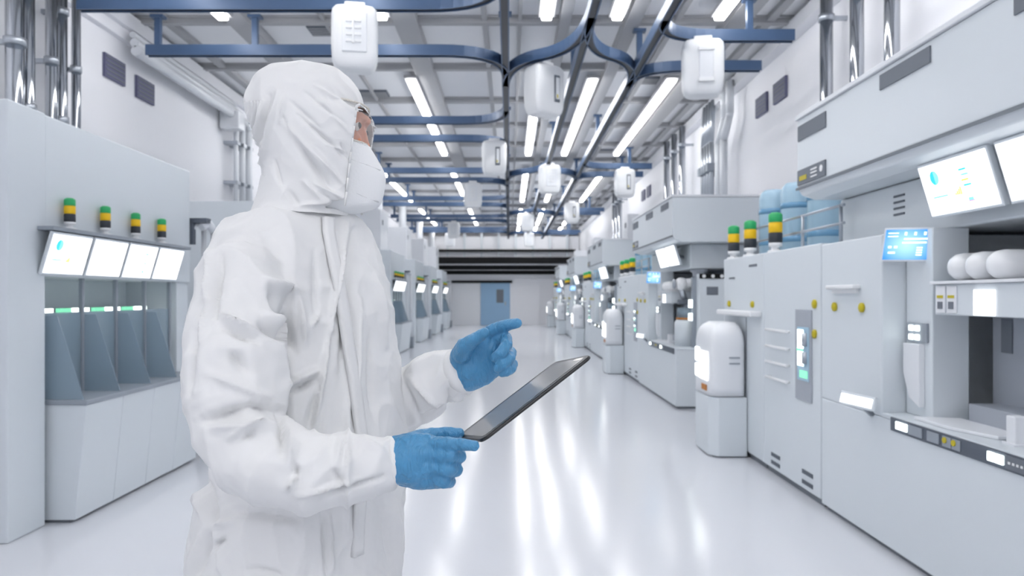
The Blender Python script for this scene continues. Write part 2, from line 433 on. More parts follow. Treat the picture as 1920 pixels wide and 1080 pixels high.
for k in range(4):
    ya, yb2 = 7.62+7.6*k, 8.62+7.6*k
    for j, (yy, s) in enumerate(((ya, -1), (yb2, 1))):
        bend = arc_xy((X3, yy+.55*s), (X3, yy), (X3+.62, yy))
        track([(p.x, p.y) for p in bend] + [(2.9, yy)], 'cross_track', 'blue branch track reaching to the right wall, %s from the camera' % names12[2*k+j], 'branch tracks on the right', [(2.45, yy)])
    # links between the tracks
    y0 = 7.2+7.6*k
    for xa, xb, nm in ((X2, XC, 'to the middle track'), (X2, X3, 'to the right track')):
        p = arc_xy((xa, y0-.2), (xa, y0+.75), ((xa+xb)/2, y0+1.0)) + arc_xy(((xa+xb)/2, y0+1.0), (xb, y0+1.25), (xb, y0+2.1))[1:]
        track([(q.x, q.y) for q in p], 'link_track', 'curved link %s at the %s junction' % (nm, ('nearest', 'second', 'third', 'farthest')[k]), 'curved link tracks')

# hoist cars: rounded white carriers under the tracks
def hoist(x, yy, rot, face, label, w2=.205, h=.56, d2=.15):
    t = thing('hoist_car', label, 'ceiling carrier', (0, 0, 0), 'white hoist cars under the tracks')
    zt = ZR-.03
    secs = []
    for z, k in ((0, .72), (-.01, .84), (-.04, .96), (-.09, 1.0), (-.40, 1.0), (-.50, .97), (-.555, .9), (-.585, .80), (-.60, .66)):
        secs.append((Vector((0, 0, z*h/.6)), Vector((w2*k, 0, 0)), Vector((0, d2*k, 0))))
    build('shell', MB().loft(secs, n=40, sq=5.5), 'white', t)
    build('mount', MB().box(-.09, .09, -.07, .07, -.001, .045, bev=.01), 'white', t)
    if face == 'panel':
        build('face_panel', MB().box(-.11, .11, -d2-.012, -d2+.01, -.43, -.08, bev=.008), 'panel_light', t)
        mb = MB()
        for q in range(4): mb.box(-.075, .06, -d2-.022, -d2-.011, -.35+q*.06, -.325+q*.06, bev=.003)
        mb.box(-.02, .0, -d2-.028, -d2-.011, -.36, -.12, bev=.003)
        build('rib', mb, 'white', t)
    elif face == 'bracket':
        build('face_panel', MB().box(-.05, .09, -d2-.02, -d2+.01, -.44, -.10, bev=.01), 'panel_light', t)
        for bz in (-.14, -.45): build('bracket', MB().box(-.06, .10, -d2-.035, -d2-.018, bz, bz+.04, bev=.006), 'white', t)
    else:
        build('face_panel', MB().box(.02, .10, -d2-.014, -d2+.01, -.42, -.12, bev=.01), 'vent', t)
        build('keypad', MB().box(.035, .085, -d2-.022, -d2-.013, -.39, -.15, 'panel_light', bev=.004).box(.04, .06, -d2-.024, -d2-.0215, -.38, -.34, 'latch_yellow'), None, t)
    for c in t.children: pass
    t.location = (x, yy, zt - .045); t.rotation_euler = (0, 0, rot)
    return t
R = math.radians
hoist(-1.39, 6.72, R(10), 'panel', 'largest white hoist car above and behind the hooded head')
hoist(.39, 8.40, R(38), 'keypad', 'white hoist car with a side keypad on the curved link right of the middle track')
hoist(1.96, 7.58, R(-8), 'bracket', 'white hoist car with two bars on the nearest right branch track')
hoist(-.25, 12.45, R(0), 'keypad', 'white hoist car at the bend beside the middle track')
hoist(.79, 14.72, R(14), 'panel', 'white hoist car at the second junction, under the track right of the middle')
hoist(2.35, 15.22, R(0), 'keypad', 'white hoist car on the third branch track by the right wall')
hoist(-.83, 17.02, R(0), 'panel', 'white hoist car on the sixth left branch track')
hoist(1.72, 20.6, R(0), 'keypad', 'white hoist car hanging beside the right lamps halfway down the hall')
hoist(-1.93, 25.96, R(0), 'panel', 'small distant hoist car on a left branch track')
hoist(-2.42, 30.44, R(0), 'panel', 'farthest hoist car, in front of the black bars on the left')
hoist(.57, 23.2, R(0), 'panel', 'distant hoist car near the middle track, upper of the far right two')
hoist(.8, 30.3, R(0), 'panel', 'farthest hoist car near the middle track')

# ceiling grilles
for i, (x, yy) in enumerate(((-2.15, 8.85), (-2.1, 11.6), (1.95, 10.9), (2.1, 16.2))):
    mb = MB().box(x-.22, x+.22, yy-.16, yy+.16, ZC-.03, ZC-.002, 'vent')
    for q in range(4): mb.box(x-.2, x+.2, yy-.12+q*.07, yy-.10+q*.07, ZC-.04, ZC-.03, 'beam')
    tag(build('ceiling_grille', mb, None, loc=(x, yy, ZC-.03)), 'grey square ceiling grille, %s from the camera' % ordn[i], 'vent', 'ceiling grilles')

# ---------------------------------------------------------------- shared small things
def signal_tower(x, yy, z, s, label, group, plate=True):
    """s = full scale (1 -> 0.30 m tall)"""
    t = thing('signal_tower', label, 'signal light', (x, yy, z), group)
    r = .05*s
    build('base', MB().lathe((x, yy, z), (0, 0, 1), [(0, r*1.15), (.012*s, r*1.15), (.02*s, r*.6), (.04*s, r*.55), (.045*s, r*.98), (.07*s, r*.98)]), 'white', t)
    for q, (nm, mt, a, b) in enumerate((('black_segment', 'charcoal', .07, .145), ('yellow_segment', 'yellow', .147, .222), ('green_segment', 'green', .224, .285))):
        build(nm, MB().lathe((x, yy, z), (0, 0, 1), [(a*s, r*.93), ((a+.006)*s, r), ((b-.006)*s, r), (b*s, r*.93)] + ([((b+.012)*s, r*.6), ((b+.014)*s, 0)] if q == 2 else [])), mt, t)
    return t

def monitor(p_tl, p_tr, p_bl, p_br, name, label, group, graphics=None, back=.03, arm=None):
    """flat monitor through four world corners (bezel outside)"""
    tl, tr, bl, br = map(Vector, (p_tl, p_tr, p_bl, p_br))
    c = (tl+tr+bl+br)/4; u = ((tr+br)-(tl+bl))/4; v = ((tl+tr)-(bl+br))/4; n = u.cross(v).normalized()
    t = thing(name, label, 'monitor', c, group)
    cs = build('case', MB().slab(c - n*back/2, u, v, n*back/2), 'panel', t, bevel=.004)
    k = 1 - .014/u.length; k2 = 1 - .014/v.length
    build('screen', MB().slab(c + n*.002, u*k, v*k2, n*.001), 'screen_white', t)
    if graphics:
        mb = MB(); o = n*.0038
        def q(a, b, w_, h_, m): mb.slab(c + u*a*k + v*b*k2 + o, u*w_, v*h_, n*.0005, m)
        def disc(a, b, r, m, a0=0, a1=360):
            cc = c + u*a + v*b + o; mi = mb._m(m); un, vn = u.normalized(), v.normalized(); R_ = r*v.length
            cv = mb.bm.verts.new(cc); pv = [mb.bm.verts.new(cc + un*math.cos(R(a0+(a1-a0)*i/20))*R_ + vn*math.sin(R(a0+(a1-a0)*i/20))*R_) for i in range(21)]
            for i in range(20):
                f = mb.bm.faces.new((cv, pv[i], pv[i+1])); f.material_index = mi
        if 'pie' in graphics:
            disc(-.55, .42, .26, 'ink_aqua', -90, 90); disc(-.55, .42, .26, 'ink_cyan', 90, 270)
            build('pie_chart', mb, None, t); mb = MB()
            q(-.55, -.30, .22, .035, 'ink_aqua')
            for i in range(4): q(-.08+i*.055, -.33+i*.03, .02, .04+.035*i, 'ink_yellow')
            build('bar_chart', mb, None, t); mb = MB()
        if 'list' in graphics:
            for i, m_ in enumerate(('ink_cyan', 'ink_aqua', 'ink_yellow', 'ink_cyan')): q(.28+.03*(i % 2), .52-.2*i, .10, .035, m_)
            build('list_graphic', mb, None, t); mb = MB()
            q(.30, -.62, .07, .06, 'ink_aqua'); q(.31, -.69, .09, .02, 'ink_violet'); build('violet_mark', mb, None, t); mb = MB()
        if 'small' in graphics:
            disc(.1, -.0, .06, 'ink_yellow'); build('status_dot', mb, None, t)
    if arm is not None:
        build('bracket', MB().cyl(c - n*back, Vector(arm), .018), 'steel', t)
    return t

# ---------------------------------------------------------------- right machine row
G = []   # prototypes: (object, kind of label template)
XF = 2.04
def yx(px, X): return X*F/(px-VX)      # depth at which a plane X shows at column px
def reg(o, tmpl): G.append((o, tmpl)); o['label'] = tmpl % 'nearest'; return o

# tall cabinet A (far end of the station)
t = reg(thing('tall_cabinet', '', 'cabinet', (2.5, 6.54, 0), 'right row end cabinets'), 'grey end cabinet with a shelf handle behind the white dispenser, %s right station')
build('body', MB().box(XF, 3.15, 5.985, 7.10, .05, 1.73), 'panel', t, bevel=.008)
build('plinth', MB().box(XF+.03, 3.12, 6.0, 7.06, 0, .05), 'seam', t)
build('handle', MB().box(1.94, XF, 6.03, 7.0, 1.215, 1.26, bev=.012), 'white', t)
for yy in (6.25, 6.91): build('latch', MB().lathe((XF, yy, 1.314), (-1, 0, 0), [(0, .028), (.014, .028), (.02, .018), (.021, 0)]), 'latch_yellow', t)
build('vent', MB().box(XF-.004, XF, 6.15, 6.35, 1.63, 1.65), 'vent', t)
build('vent', MB().box(XF-.004, XF, 6.75, 6.92, 1.54, 1.556), 'vent', t)
build('seam_line', MB().box(XF-.003, XF, 6.42, 6.43, .1, 1.2), 'seam', t)
# tall cabinet B
t = reg(thing('tall_cabinet', '', 'cabinet', (2.5, 5.43, 0), 'right row window cabinets'), 'tall grey cabinet with four bar handles and a lit window, %s right station')
build('body', MB().box(XF-.002, 3.15, 4.89, 5.975, .05, 1.73), 'panel', t, bevel=.008)
build('plinth', MB().box(XF+.03, 3.12, 4.9, 5.97, 0, .05), 'seam', t)
for z in (1.124, .998, .877, .757):
    build('handle', MB().cyl((XF-.035, 5.40, z), (XF-.035, 5.84, z), .011).cyl((XF-.035, 5.43, z), (XF, 5.43, z), .009).cyl((XF-.035, 5.81, z), (XF, 5.81, z), .009), 'white', t)
for z in (1.33, 1.13): build('latch', MB().lathe((XF, 4.975, z), (-1, 0, 0), [(0, .03), (.014, .03), (.02, .018), (.021, 0)]), 'latch_yellow', t)
for yy, z in ((5.71, .16), (5.71, .10), (5.10, .17), (5.10, .10)):
    build('vent', MB().box(XF-.007, XF-.003, yy-.09, yy+.09, z-.014, z+.014), 'slate', t)
wd = build('window_frame', MB().box(XF-.012, XF-.002, 5.02, 5.30, .66, 1.29, bev=.004), 'niche', t)
build('light_panel', MB().box(XF-.016, XF-.0125, 5.05, 5.25, .80, 1.17), 'tank_blue', wd)
build('glow', MB().box(XF-.019, XF-.0165, 5.14, 5.24, 1.02, 1.15).box(XF-.019, XF-.0165, 5.14, 5.24, .90, 1.0), 'led_white', wd)
build('flask', MB().cyl((XF-.02, 5.10, .92), (XF-.02, 5.10, 1.0), .022).cyl((XF-.02, 5.10, 1.04), (XF-.02, 5.10, 1.13), .022), 'steel', wd)
build('green_label', MB().box(XF-.02, XF-.0165, 5.07, 5.20, .82, .87).box(XF-.02, XF-.0165, 5.15, 5.25, 1.0, 1.02), 'led_green', wd)
# console with upright part C
t = reg(thing('control_console', '', 'console', (2.5, 3.6, 0), 'right row consoles'), 'grey control console with a button strip and upright section, %s right station')
build('body', MB().box(XF, 3.15, 2.27, 4.88, .03, .72), 'panel', t, bevel=.008)
build('counter', MB().box(XF, 3.15, 2.27, 4.085, .721, .745), 'panel', t, bevel=.004)
build('upright', MB().box(XF, 3.15, 4.09, 4.88, .721, 1.72), 'panel', t, bevel=.008)
build('plinth', MB().box(XF+.03, 3.12, 2.3, 4.85, 0, .03), 'seam', t)
build('handle', MB().box(XF-.05, XF, 4.33, 4.71, 1.425, 1.45, bev=.008).box(XF-.02, XF, 4.36, 4.68, 1.40, 1.425), 'white', t)
for yy in (4.31, 4.67): build('latch', MB().lathe((XF, yy, 1.316), (-1, 0, 0), [(0, .028), (.014, .028), (.02, .018), (.021, 0)]), 'latch_yellow', t)
st = build('control_strip', MB().box(XF-.010, XF-.001, 2.35, 3.98, .668, .74), 'slate', t, bevel=.003)
def S(px): return yx(px, XF-.012)
for a, b in ((1681, 1690), (1692, 1701), (1853, 1865), (1868, 1882)):
    build('lit_button', MB().box(XF-.018, XF-.011, S(a), S(b), .688, .726), 'led_white', st)
for a, b in ((1704, 1729), (1739, 1761), (1768, 1784), (1786, 1801)):
    build('key_plate', MB().box(XF-.016, XF-.011, S(a), S(b), .682, .73), 'panel_dark', st)
for a in (1773, 1790): build('indicator', MB().cyl((XF-.012, S(a), .712), (XF-.022, S(a), .712), .014), 'latch_yellow', st)
build('keypad', MB().box(XF-.015, XF-.011, S(1886), S(1930), .678, .734, 'vent').box(XF-.018, XF-.0155, S(1892), S(1896), .70, .71, 'white').box(XF-.018, XF-.0155, S(1900), S(1904), .70, .71, 'white').box(XF-.018, XF-.0155, S(1908), S(1912), .70, .71, 'white').box(XF-.018, XF-.0155, S(1916), S(1920), .70, .71, 'white'), None, st)
# small tilted display on the console front
p = [W(1577, 731, 4.30), W(1641, 746, 4.02), W(1571, 757, 4.30), W(1636, 771, 4.02)]
for q in p: q.x = min(q.x, XF-.03)
t = reg(monitor(p[0], p[1], p[2], p[3], 'small_display', '', 'right row small displays', back=.02, arm=(XF, 4.2, .72)), 'small glowing white display tilted off the console front, %s right station')
t['category'] = 'display'
# hood
t = reg(thing('overhead_hood', '', 'hood', (2.6, 3.7, 2.1), 'right row hoods'), 'big grey overhead hood cabinet with dark vents, %s right station')
build('body', MB().prism([(2.0, 2.13), (2.0, 2.60), (3.28, 2.60), (3.28, 2.05), (2.12, 2.05), (2.03, 2.08)], 1, 2.27, 5.19), 'panel', t, bevel=.01)
build('top_lip', MB().box(1.985, 3.28, 2.26, 5.2, 2.601, 2.63), 'panel_light', t, bevel=.004)
build('bottom_lip', MB().box(1.99, 2.0, 2.27, 5.19, 2.115, 2.13), 'seam', t)
for a, b, z0, z1 in ((4.71, 5.16, 2.45, 2.55), (3.54, 4.02, 2.49, 2.57), (2.5, 2.95, 2.49, 2.57)):
    build('vent', MB().box(1.992, 1.9995, a, b, z0, z1), 'vent', t)
lb = build('nameplate', MB().box(1.990, 1.9995, 4.71, 5.16, 2.145, 2.245), 'vent', t)
build('glyph', MB().box(1.987, 1.9895, 5.00, 5.12, 2.17, 2.20, 'latch_yellow').box(1.987, 1.9895, 4.83, 4.93, 2.165, 2.175, 'white').box(1.987, 1.9895, 4.83, 4.93, 2.19, 2.2, 'white').box(1.987, 1.9895, 4.83, 4.93, 2.212, 2.222, 'white').cyl((1.987, 4.765, 2.2), (1.9895, 4.765, 2.2), .022, m='white'), None, lb)
# upper back cabinet below the hood
t = reg(thing('wall_cabinet', '', 'cabinet', (2.7, 3.9, 1.72), 'right row wall cabinets'), 'grey wall cabinet with four small slots under the hood, %s right station')
build('body', MB().box(2.30, 3.2, 2.6, 5.19, 1.735, 2.045), 'panel', t, bevel=.01)
for q in range(4): build('slot', MB().box(2.294, 2.2995, 4.34, 4.46, 1.86+q*.036, 1.872+q*.036), 'slate', t)
# monitors
t = reg(monitor((2.10, 3.853, 2.05), (2.10, 3.29, 2.05), (2.182, 3.853, 1.78), (2.182, 3.29, 1.78), 'wall_monitor', '', 'right row overhead monitors', ('pie', 'list'), arm=(2.3, 3.57, 1.9)), 'overhead white monitor with charts, farther of the pair, %s right station')
t = reg(monitor((2.10, 3.245, 2.05), (2.10, 2.68, 2.05), (2.182, 3.245, 1.78), (2.182, 2.68, 1.78), 'wall_monitor', '', 'right row overhead monitors', ('small',), arm=(2.3, 2.96, 1.9)), 'overhead blank white monitor, closer of the pair, %s right station')
# blue touch panel
a0 = W(1660, 429, 3.98); a1 = W(1751, 428, 3.86); a2 = W(1652, 489, 4.0); a3 = W(1741, 488, 3.88)
t = reg(thing('touch_panel', '', 'monitor', (a0+a1+a2+a3)/4, 'right row blue touch panels'), 'glowing blue touch panel on a column, %s right station')
c = (a0+a1+a2+a3)/4; u = (a1+a3-a0-a2)/4; v = (a0+a1-a2-a3)/4; n = u.cross(v).normalized()
build('case', MB().slab(c-n*.012, u*1.03, v*1.06, n*.011), 'panel_light', t, bevel=.003)
sc_ = build('screen', MB().slab(c+n*.001, u*.95, v*.94, n*.001), 'screen_blue', t)
mb = MB()
def q(a, b, w_, h_): mb.slab(c+u*a+v*b+n*.0028, u*w_, v*h_, n*.0004, 'ink_pale')
q(-.62, .72, .22, .03); q(-.62, .52, .22, .03); q(.35, .35, .5, .05); q(.3, .12, .5, .05); q(-.7, -.15, .07, .07); q(-.45, -.15, .07, .07); q(-.6, -.5, .15, .06)
for k in range(3): q(-.1+.4*k, .68, .05, .1)
for k in range(4): q(.55, -.2-.15*k, .12, .04)
build('screen_graphics', mb, None, t)
build('bracket', MB().cyl(c-n*.02, (2.2, 3.95, 1.62), .02), 'steel', t)
# column
t = reg(thing('machine_column', '', 'column', (2.27, 3.99, .745), 'right row machine columns'), 'square grey column standing on the console counter, %s right station')
build('shaft', MB().box(2.17, 2.36, 3.83, 4.083, .7455, 1.734), 'panel', t, bevel=.006)
im = build('indicator_module', MB().box(2.155, 2.17, 3.86, 4.05, 1.14, 1.24, bev=.003), 'panel_dark', t)
for yy in (3.94, 4.0):
    for z in (1.165, 1.213): build('light', MB().box(2.148, 2.1545, yy-.018, yy+.018, z-.014, z+.014), 'led_white', im)
build('hanging_plate', MB().prism([(3.90, 1.13), (4.06, 1.13), (4.06, .97), (4.0, .84), (3.90, .80)], 0, 2.14, 2.17, bev=.003), 'panel_light', t)
# shelf module
t = reg(thing('shelf_module', '', 'instrument', (2.4, 3.4, 1.29), 'right row shelf modules'), 'slim instrument box with two yellow-marked drawers and white display, %s right station')
build('body', MB().box(2.12, 2.75, 2.9, 3.72, 1.29, 1.44), 'panel', t, bevel=.006)
build('top_plate', MB().box(2.10, 2.76, 2.88, 3.735, 1.4405, 1.455), 'panel_light', t, bevel=.003)
for a, b in ((3.62, 3.70), (3.53, 3.61)):
    dw = build('drawer', MB().box(2.112, 2.1195, a+.003, b-.003, 1.30, 1.43, bev=.002), 'panel_light', t)
    build('yellow_label', MB().box(2.109, 2.1115, a+.015, b-.015, 1.372, 1.386), 'latch_yellow', dw)
    build('grip', MB().box(2.109, 2.1115, a+.02, b-.02, 1.32, 1.355), 'vent', dw)
build('display', MB().box(2.112, 2.1195, yx(1863, 2.112), yx(1825, 2.112), 1.295, 1.41), 'screen_white', t)
build('support_arm', MB().box(2.36, 2.48, 3.72, 3.83, 1.32, 1.42), 'panel_dark', t)
# gas cylinders lying on the shelf module
for i, yy in enumerate((3.66, 3.515, 3.36)):
    t = reg(thing('gas_cylinder', '', 'cylinder', (2.4, yy, 1.456), 'right row lying cylinders'), 'white lying cylinder on the instrument box, %s of three,' % ('farthest', 'middle', 'closest')[i] + ' %s right station')
    r = .068
    build('vessel', MB().lathe((2.2, yy, 1.4565+r), (1, 0, 0), [(-.045, 0), (-.04, r*.35), (-.028, r*.65), (-.005, r*.9), (.03, r), (.5, r), (.51, r*.9), (.51, 0)], n=28), 'white', t)
    build('collar', MB().lathe((2.2, yy, 1.4565+r), (1, 0, 0), [(.40, r*1.0), (.401, r*1.03), (.43, r*1.03), (.431, r*1.0)], n=28), 'panel_dark', t)
# back tool body and dark gap
t = reg(thing('process_chamber', '', 'machine', (2.75, 3.2, .745), 'right row process chambers'), 'grey process chamber at the back of the counter recess, %s right station')
build('body', MB().box(2.47, 3.1, 2.45, 3.82, .7455, 1.285), 'niche', t, bevel=.008)
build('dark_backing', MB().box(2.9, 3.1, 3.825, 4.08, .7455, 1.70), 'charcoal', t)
build('low_box', MB().box(2.30, 2.469, 2.5, 3.74, .7455, .845), 'niche', t, bevel=.005)
build('vent', MB().box(2.463, 2.4695, 3.66, 3.74, 1.10, 1.27), 'vent', t)
mb = MB()
for q_ in range(5): mb.box(2.463, 2.4695, 3.40, 3.52, 1.13+q_*.02, 1.14+q_*.02)
build('slots', mb, 'panel_light', t)
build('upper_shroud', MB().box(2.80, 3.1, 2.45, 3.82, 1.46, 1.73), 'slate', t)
t = reg(build('tray', MB().prism([(2.09, 3.55), (2.09, 3.86), (2.3, 3.80), (2.3, 3.3), (2.16, 3.3)], 2, .7455, .762, bev=.004), 'panel_light', loc=(2.2, 3.5, .7455)), 'flat pale wafer tray on the console counter, %s right station')
tag(t, cat='tray', group='right row trays')
t = reg(build('upright_holder', MB().box(2.14, 2.20, 3.16, 3.22, .7455, .87, bev=.006).box(2.13, 2.21, 3.15, 3.23, .7455, .755), 'panel_light', loc=(2.17, 3.19, .7455)), 'small upright holder block on the counter, %s right station')
tag(t, cat='holder', group='right row holders')
# signal towers, rail, tanks
for i, (yy, nm) in enumerate(((5.92, 'closest'), (6.54, 'middle'), (7.02, 'farthest'))):
    t = signal_tower(2.11, yy, 1.7305, 1.06, '', 'right row signal towers')
    reg(t, 'green yellow black signal tower, %s of three,' % nm + ' %s right station')
t = reg(thing('guard_rail', '', 'railing', (2.22, 6.0, 1.73), 'right row guard rails'), 'thin steel guard rail behind the signal towers, %s right station')
for z in (1.99, 1.87): build('bar', MB().cyl((2.22, 4.95, z), (2.22, 7.05, z), .010), 'steel', t)
for yy in (5.0, 5.65, 6.35, 7.03): build('post', MB().cyl((2.22, yy, 1.7305), (2.22, yy, 2.0), .012), 'steel', t)
for i, (x, yy) in enumerate(((2.46, 6.95), (2.50, 6.50), (2.50, 5.92))):
    t = reg(thing('glass_tank', '', 'tank', (x, yy, 1.7305), 'right row blue tanks'), 'pale blue cylindrical tank on the cabinet tops, %s of three,' % ('farthest', 'middle', 'closest')[i] + ' %s right station')
    r = .13
    build('vessel', MB().lathe((x, yy, 1.7305), (0, 0, 1), [(0, r), (.55, r), (.60, r*.92), (.635, r*.7), (.65, 0)], n=28), 'tank_blue', t)
    for bz in (.12, .41): build('band', MB().lathe((x, yy, 1.7305), (0, 0, 1), [(bz, r*1.03), (bz+.05, r*1.03), (bz+.05, r), (bz, r)], n=28), 'tank_band', t)
# dispenser
t = reg(thing('dispenser', '', 'dispenser', (1.88, 6.66, 0), 'right row dispensers'), 'white free-standing dispenser with rounded top and lit side display, %s right station')
poly = [(1.79, 6.385), (2.035, 6.385), (2.035, 6.98), (1.77, 6.98), (1.72, 6.90), (1.72, 6.47)]
build('lower_body', MB().prism(poly, 2, .01, .515, bev=.008), 'panel', t)
mb = MB(); secs = []
cx, cy = 1.8775, 6.68
for z, k in ((.525, 1.0), (.60, 1.0), (.98, 1.0), (1.04, .97), (1.09, .88), (1.13, .74), (1.155, .55)):
    secs.append((Vector((cx + (1-k)*.04, cy, z)), Vector((.1575*k, 0, 0)), Vector((0, .295*k, 0))))
build('upper_body', mb.loft(secs, n=40, sq=6), 'panel_light', t)
build('foot', MB().box(1.76, 2.0, 6.42, 6.95, 0, .01), 'seam', t)
build('side_display', MB().box(1.712, 1.7195, 6.47, 6.72, .65, .90, bev=.002), 'screen_white', t)
build('status_lights', MB().box(1.712, 1.7195, 6.75, 6.88, .80, .92).box(1.712, 1.7195, 6.75, 6.88, .66, .77), 'led_white', t)
build('orange_label', MB().box(1.713, 1.7195, 6.50, 6.66, .56, .61), 'orange', t)
build('grip', MB().box(1.88, 1.97, 6.376, 6.386, .80, .812).box(1.88, 1.97, 6.376, 6.386, .85, .862), 'panel_dark', t)

# right-row repeats: words for each
rn = ['nearest', 'second', 'third', 'fourth', 'farthest']
for k in range(1, 5):
    for o, tm in G: copy_tree(o, dy=6.88*k, label=tm % rn[k])
# robot end of the station (out of the frame at the nearest one)
G2 = []
def reg2(o, tmpl): G2.append((o, tmpl)); o['label'] = tmpl % 'second'; return o
D = 6.88
t = reg2(thing('end_panel', '', 'machine panel', (2.7, 9.2, .72), 'right row end panels'), 'pale end panel with black bar under the hood, %s right station')
build('body', MB().box(2.33, 3.1, 9.16, 9.30, .7455, 1.66), 'panel', t, bevel=.006)
mb = MB().box(2.33, 2.66, 9.150, 9.1595, 1.60, 1.66, 'black')
for q_ in range(3): mb.cyl((2.385+q_*.11, 9.149, 1.63), (2.385+q_*.11, 9.146, 1.63), .022, m='white')
build('black_bar', mb, None, t)
build('vent', MB().box(2.42, 2.56, 9.152, 9.1595, 1.40, 1.50), 'vent', t)
build('vent', MB().box(2.42, 2.48, 9.152, 9.1595, .88, .97), 'vent', t)
build('lamp', MB().box(2.24, 2.28, 9.30, 9.34, 1.24, 1.34).box(2.24, 2.28, 9.30, 9.34, 1.08, 1.17), 'led_white', t)
build('lamp_post', MB().box(2.28, 2.33, 9.29, 9.36, .7455, 1.62), 'panel_dark', t)
t = reg2(thing('robot_arm', '', 'robot', (2.45, 9.62, 1.73), 'right row robot arms'), 'white handling robot arm hanging above the canister, %s right station')
build('mount', MB().lathe((2.45, 9.62, 1.734), (0, 0, -1), [(0, .12), (.03, .12), (.05, .09), (.13, .09)]), 'niche', t)
build('upper_arm', MB().cyl((2.45, 9.62, 1.57), (2.20, 9.56, 1.54), .06).sphere((2.45, 9.62, 1.57), .085).sphere((2.20, 9.56, 1.54), .085), 'white', t)
build('joint', MB().lathe((2.12, 9.56, 1.54), (-1, 0, 0), [(0, .06), (.02, .06), (.025, .04)]), 'steel', t)
build('forearm', MB().cyl((2.20, 9.56, 1.47), (2.26, 9.60, 1.34), .035), 'steel', t)
build('gripper', MB().box(2.18, 2.36, 9.56, 9.68, 1.28, 1.34, bev=.01), 'slate', t)
t = reg2(thing('canister', '', 'canister', (2.28, 9.62, .745), 'right row canisters'), 'grey canister with an orange ring below the robot, %s right station')
build('vessel', MB().lathe((2.28, 9.62, .7455), (0, 0, 1), [(0, .15), (.30, .15), (.33, .13), (.34, .12)]), 'panel', t)
build('ring', MB().lathe((2.28, 9.62, 1.0865), (0, 0, 1), [(0, .13), (.02, .13)]), 'orange', t)
build('glass_cup', MB().lathe((2.28, 9.62, 1.108), (0, 0, 1), [(0, .12), (.13, .12)]), 'glass_blue', t)
for k in range(1, 4):
    for o, tm in G2: copy_tree(o, dy=6.88*k, label=tm % rn[k+1])

# ---------------------------------------------------------------- left machine row
LG = []
def regl(o, tmpl): LG.append((o, tmpl)); o['label'] = tmpl % 'nearest'; return o
t = regl(thing('processing_cabinet', '', 'machine', (-3.5, 5.3, 0), 'left row cabinets'), 'large pale cabinet with four glass-sided bays and a sloped base, %s left station')
build('top_box', MB().box(-4.0, -2.80, 4.50, 6.55, 1.50, 2.48), 'panel', t, bevel=.012)
build('end_panel', MB().box(-4.0, -2.795, 4.16, 4.50, .0, 2.485), 'panel', t, bevel=.01)
build('far_panel', MB().box(-4.0, -2.82, 6.33, 6.55, .0, 1.50), 'panel', t, bevel=.006)
build('back_panel', MB().box(-4.0, -3.25, 4.50, 6.33, .0, 1.50), 'panel', t)
for i in range(4):
    a = 4.54 + i*.4375; b = a + .4345
    build('base_panel', MB().prism([(-3.24, .02), (-2.64, .02), (-2.57, .72), (-3.24, .72)], 1, a, b, bev=.004), 'panel', t)
build('counter', MB().box(-3.24, -2.56, 4.53, 6.30, .7205, .75), 'panel_dark', t, bevel=.006)
build('canopy', MB().box(-2.80, -2.70, 4.42, 6.34, 1.775, 1.80), 'panel_dark', t, bevel=.004)
build('plinth', MB().box(-3.2, -2.68, 4.56, 6.28, 0, .02), 'seam', t)
for i in range(5):
    yy = 4.545 + i*.425
    build('bay_post', MB().box(-2.86, -2.835, yy-.012, yy+.012, .7505, 1.50), 'panel_dark', t)
    if i < 4:
        build('glass_fin', MB().prism([(-3.24, .7505), (-2.60, .7505), (-2.76, 1.26), (-3.24, 1.26)], 1, yy+.014, yy+.022), 'glass_blue', t)
        build('bay_light', MB().box(-3.05, -3.02, yy+.20, yy+.40, 1.27, 1.30, 'led_white').box(-3.05, -3.02, yy+.05, yy+.18, 1.265, 1.30, 'led_green').box(-3.249, -3.05, yy+.05, yy+.40, 1.272, 1.298, 'panel_dark'), None, t)
build('bay_glass', MB().box(-2.852, -2.846, 4.56, 6.24, .7505, 1.28), 'glass_blue', t)
for i in range(4):
    a = 4.42 + i*.455; b = a + .432
    g = (('pie',), None, ('list',), ('small',))[i]
    t = monitor((-2.70, a, 1.765), (-2.70, b, 1.765), (-2.775, a, 1.51), (-2.775, b, 1.51), 'bay_monitor', '', 'left row bay monitors', g, back=.02)
    regl(t, 'white tilted monitor above bay %s from the camera,' % ('nearest', 'second', 'third', 'farthest')[i] + ' %s left station')
    # brackets sit on the canopy
    build('bracket', MB().box(-2.80, -2.72, (a+b)/2-.03, (a+b)/2+.03, 1.70, 1.774), 'panel_dark', t)
    yy = 4.82 + i*.413
    t = signal_tower(-2.755, yy-.14, 1.8005, .66, '', 'left row signal towers')
    regl(t, 'small green yellow black signal tower over bay %s from the camera,' % ('nearest', 'second', 'third', 'farthest')[i] + ' %s left station')
t = regl(thing('hose_bracket', '', 'pipe', (-2.78, 6.75, .6), 'left row hose brackets'), 'two white hoses looping down from a slate bracket, %s left station')
build('bracket', MB().box(-2.86, -2.78, 6.56, 6.62, 1.84, 2.06).box(-2.86, -2.66, 6.56, 6.66, 2.03, 2.07), 'slate', t)
build('hose', MB().tube([(-2.80, 6.60, 1.98), (-2.78, 6.66, 2.04), (-2.75, 6.72, 1.98), (-2.75, 6.73, .30)], .022), 'pipe_white', t)
build('hose', MB().tube([(-2.72, 6.60, 1.99), (-2.69, 6.66, 2.04), (-2.66, 6.74, 1.96), (-2.66, 6.75, .30)], .036), 'pipe_white', t)
build('floor_socket', MB().box(-2.84, -2.58, 6.60, 6.90, 0, .30, bev=.01), 'panel_dark', t)
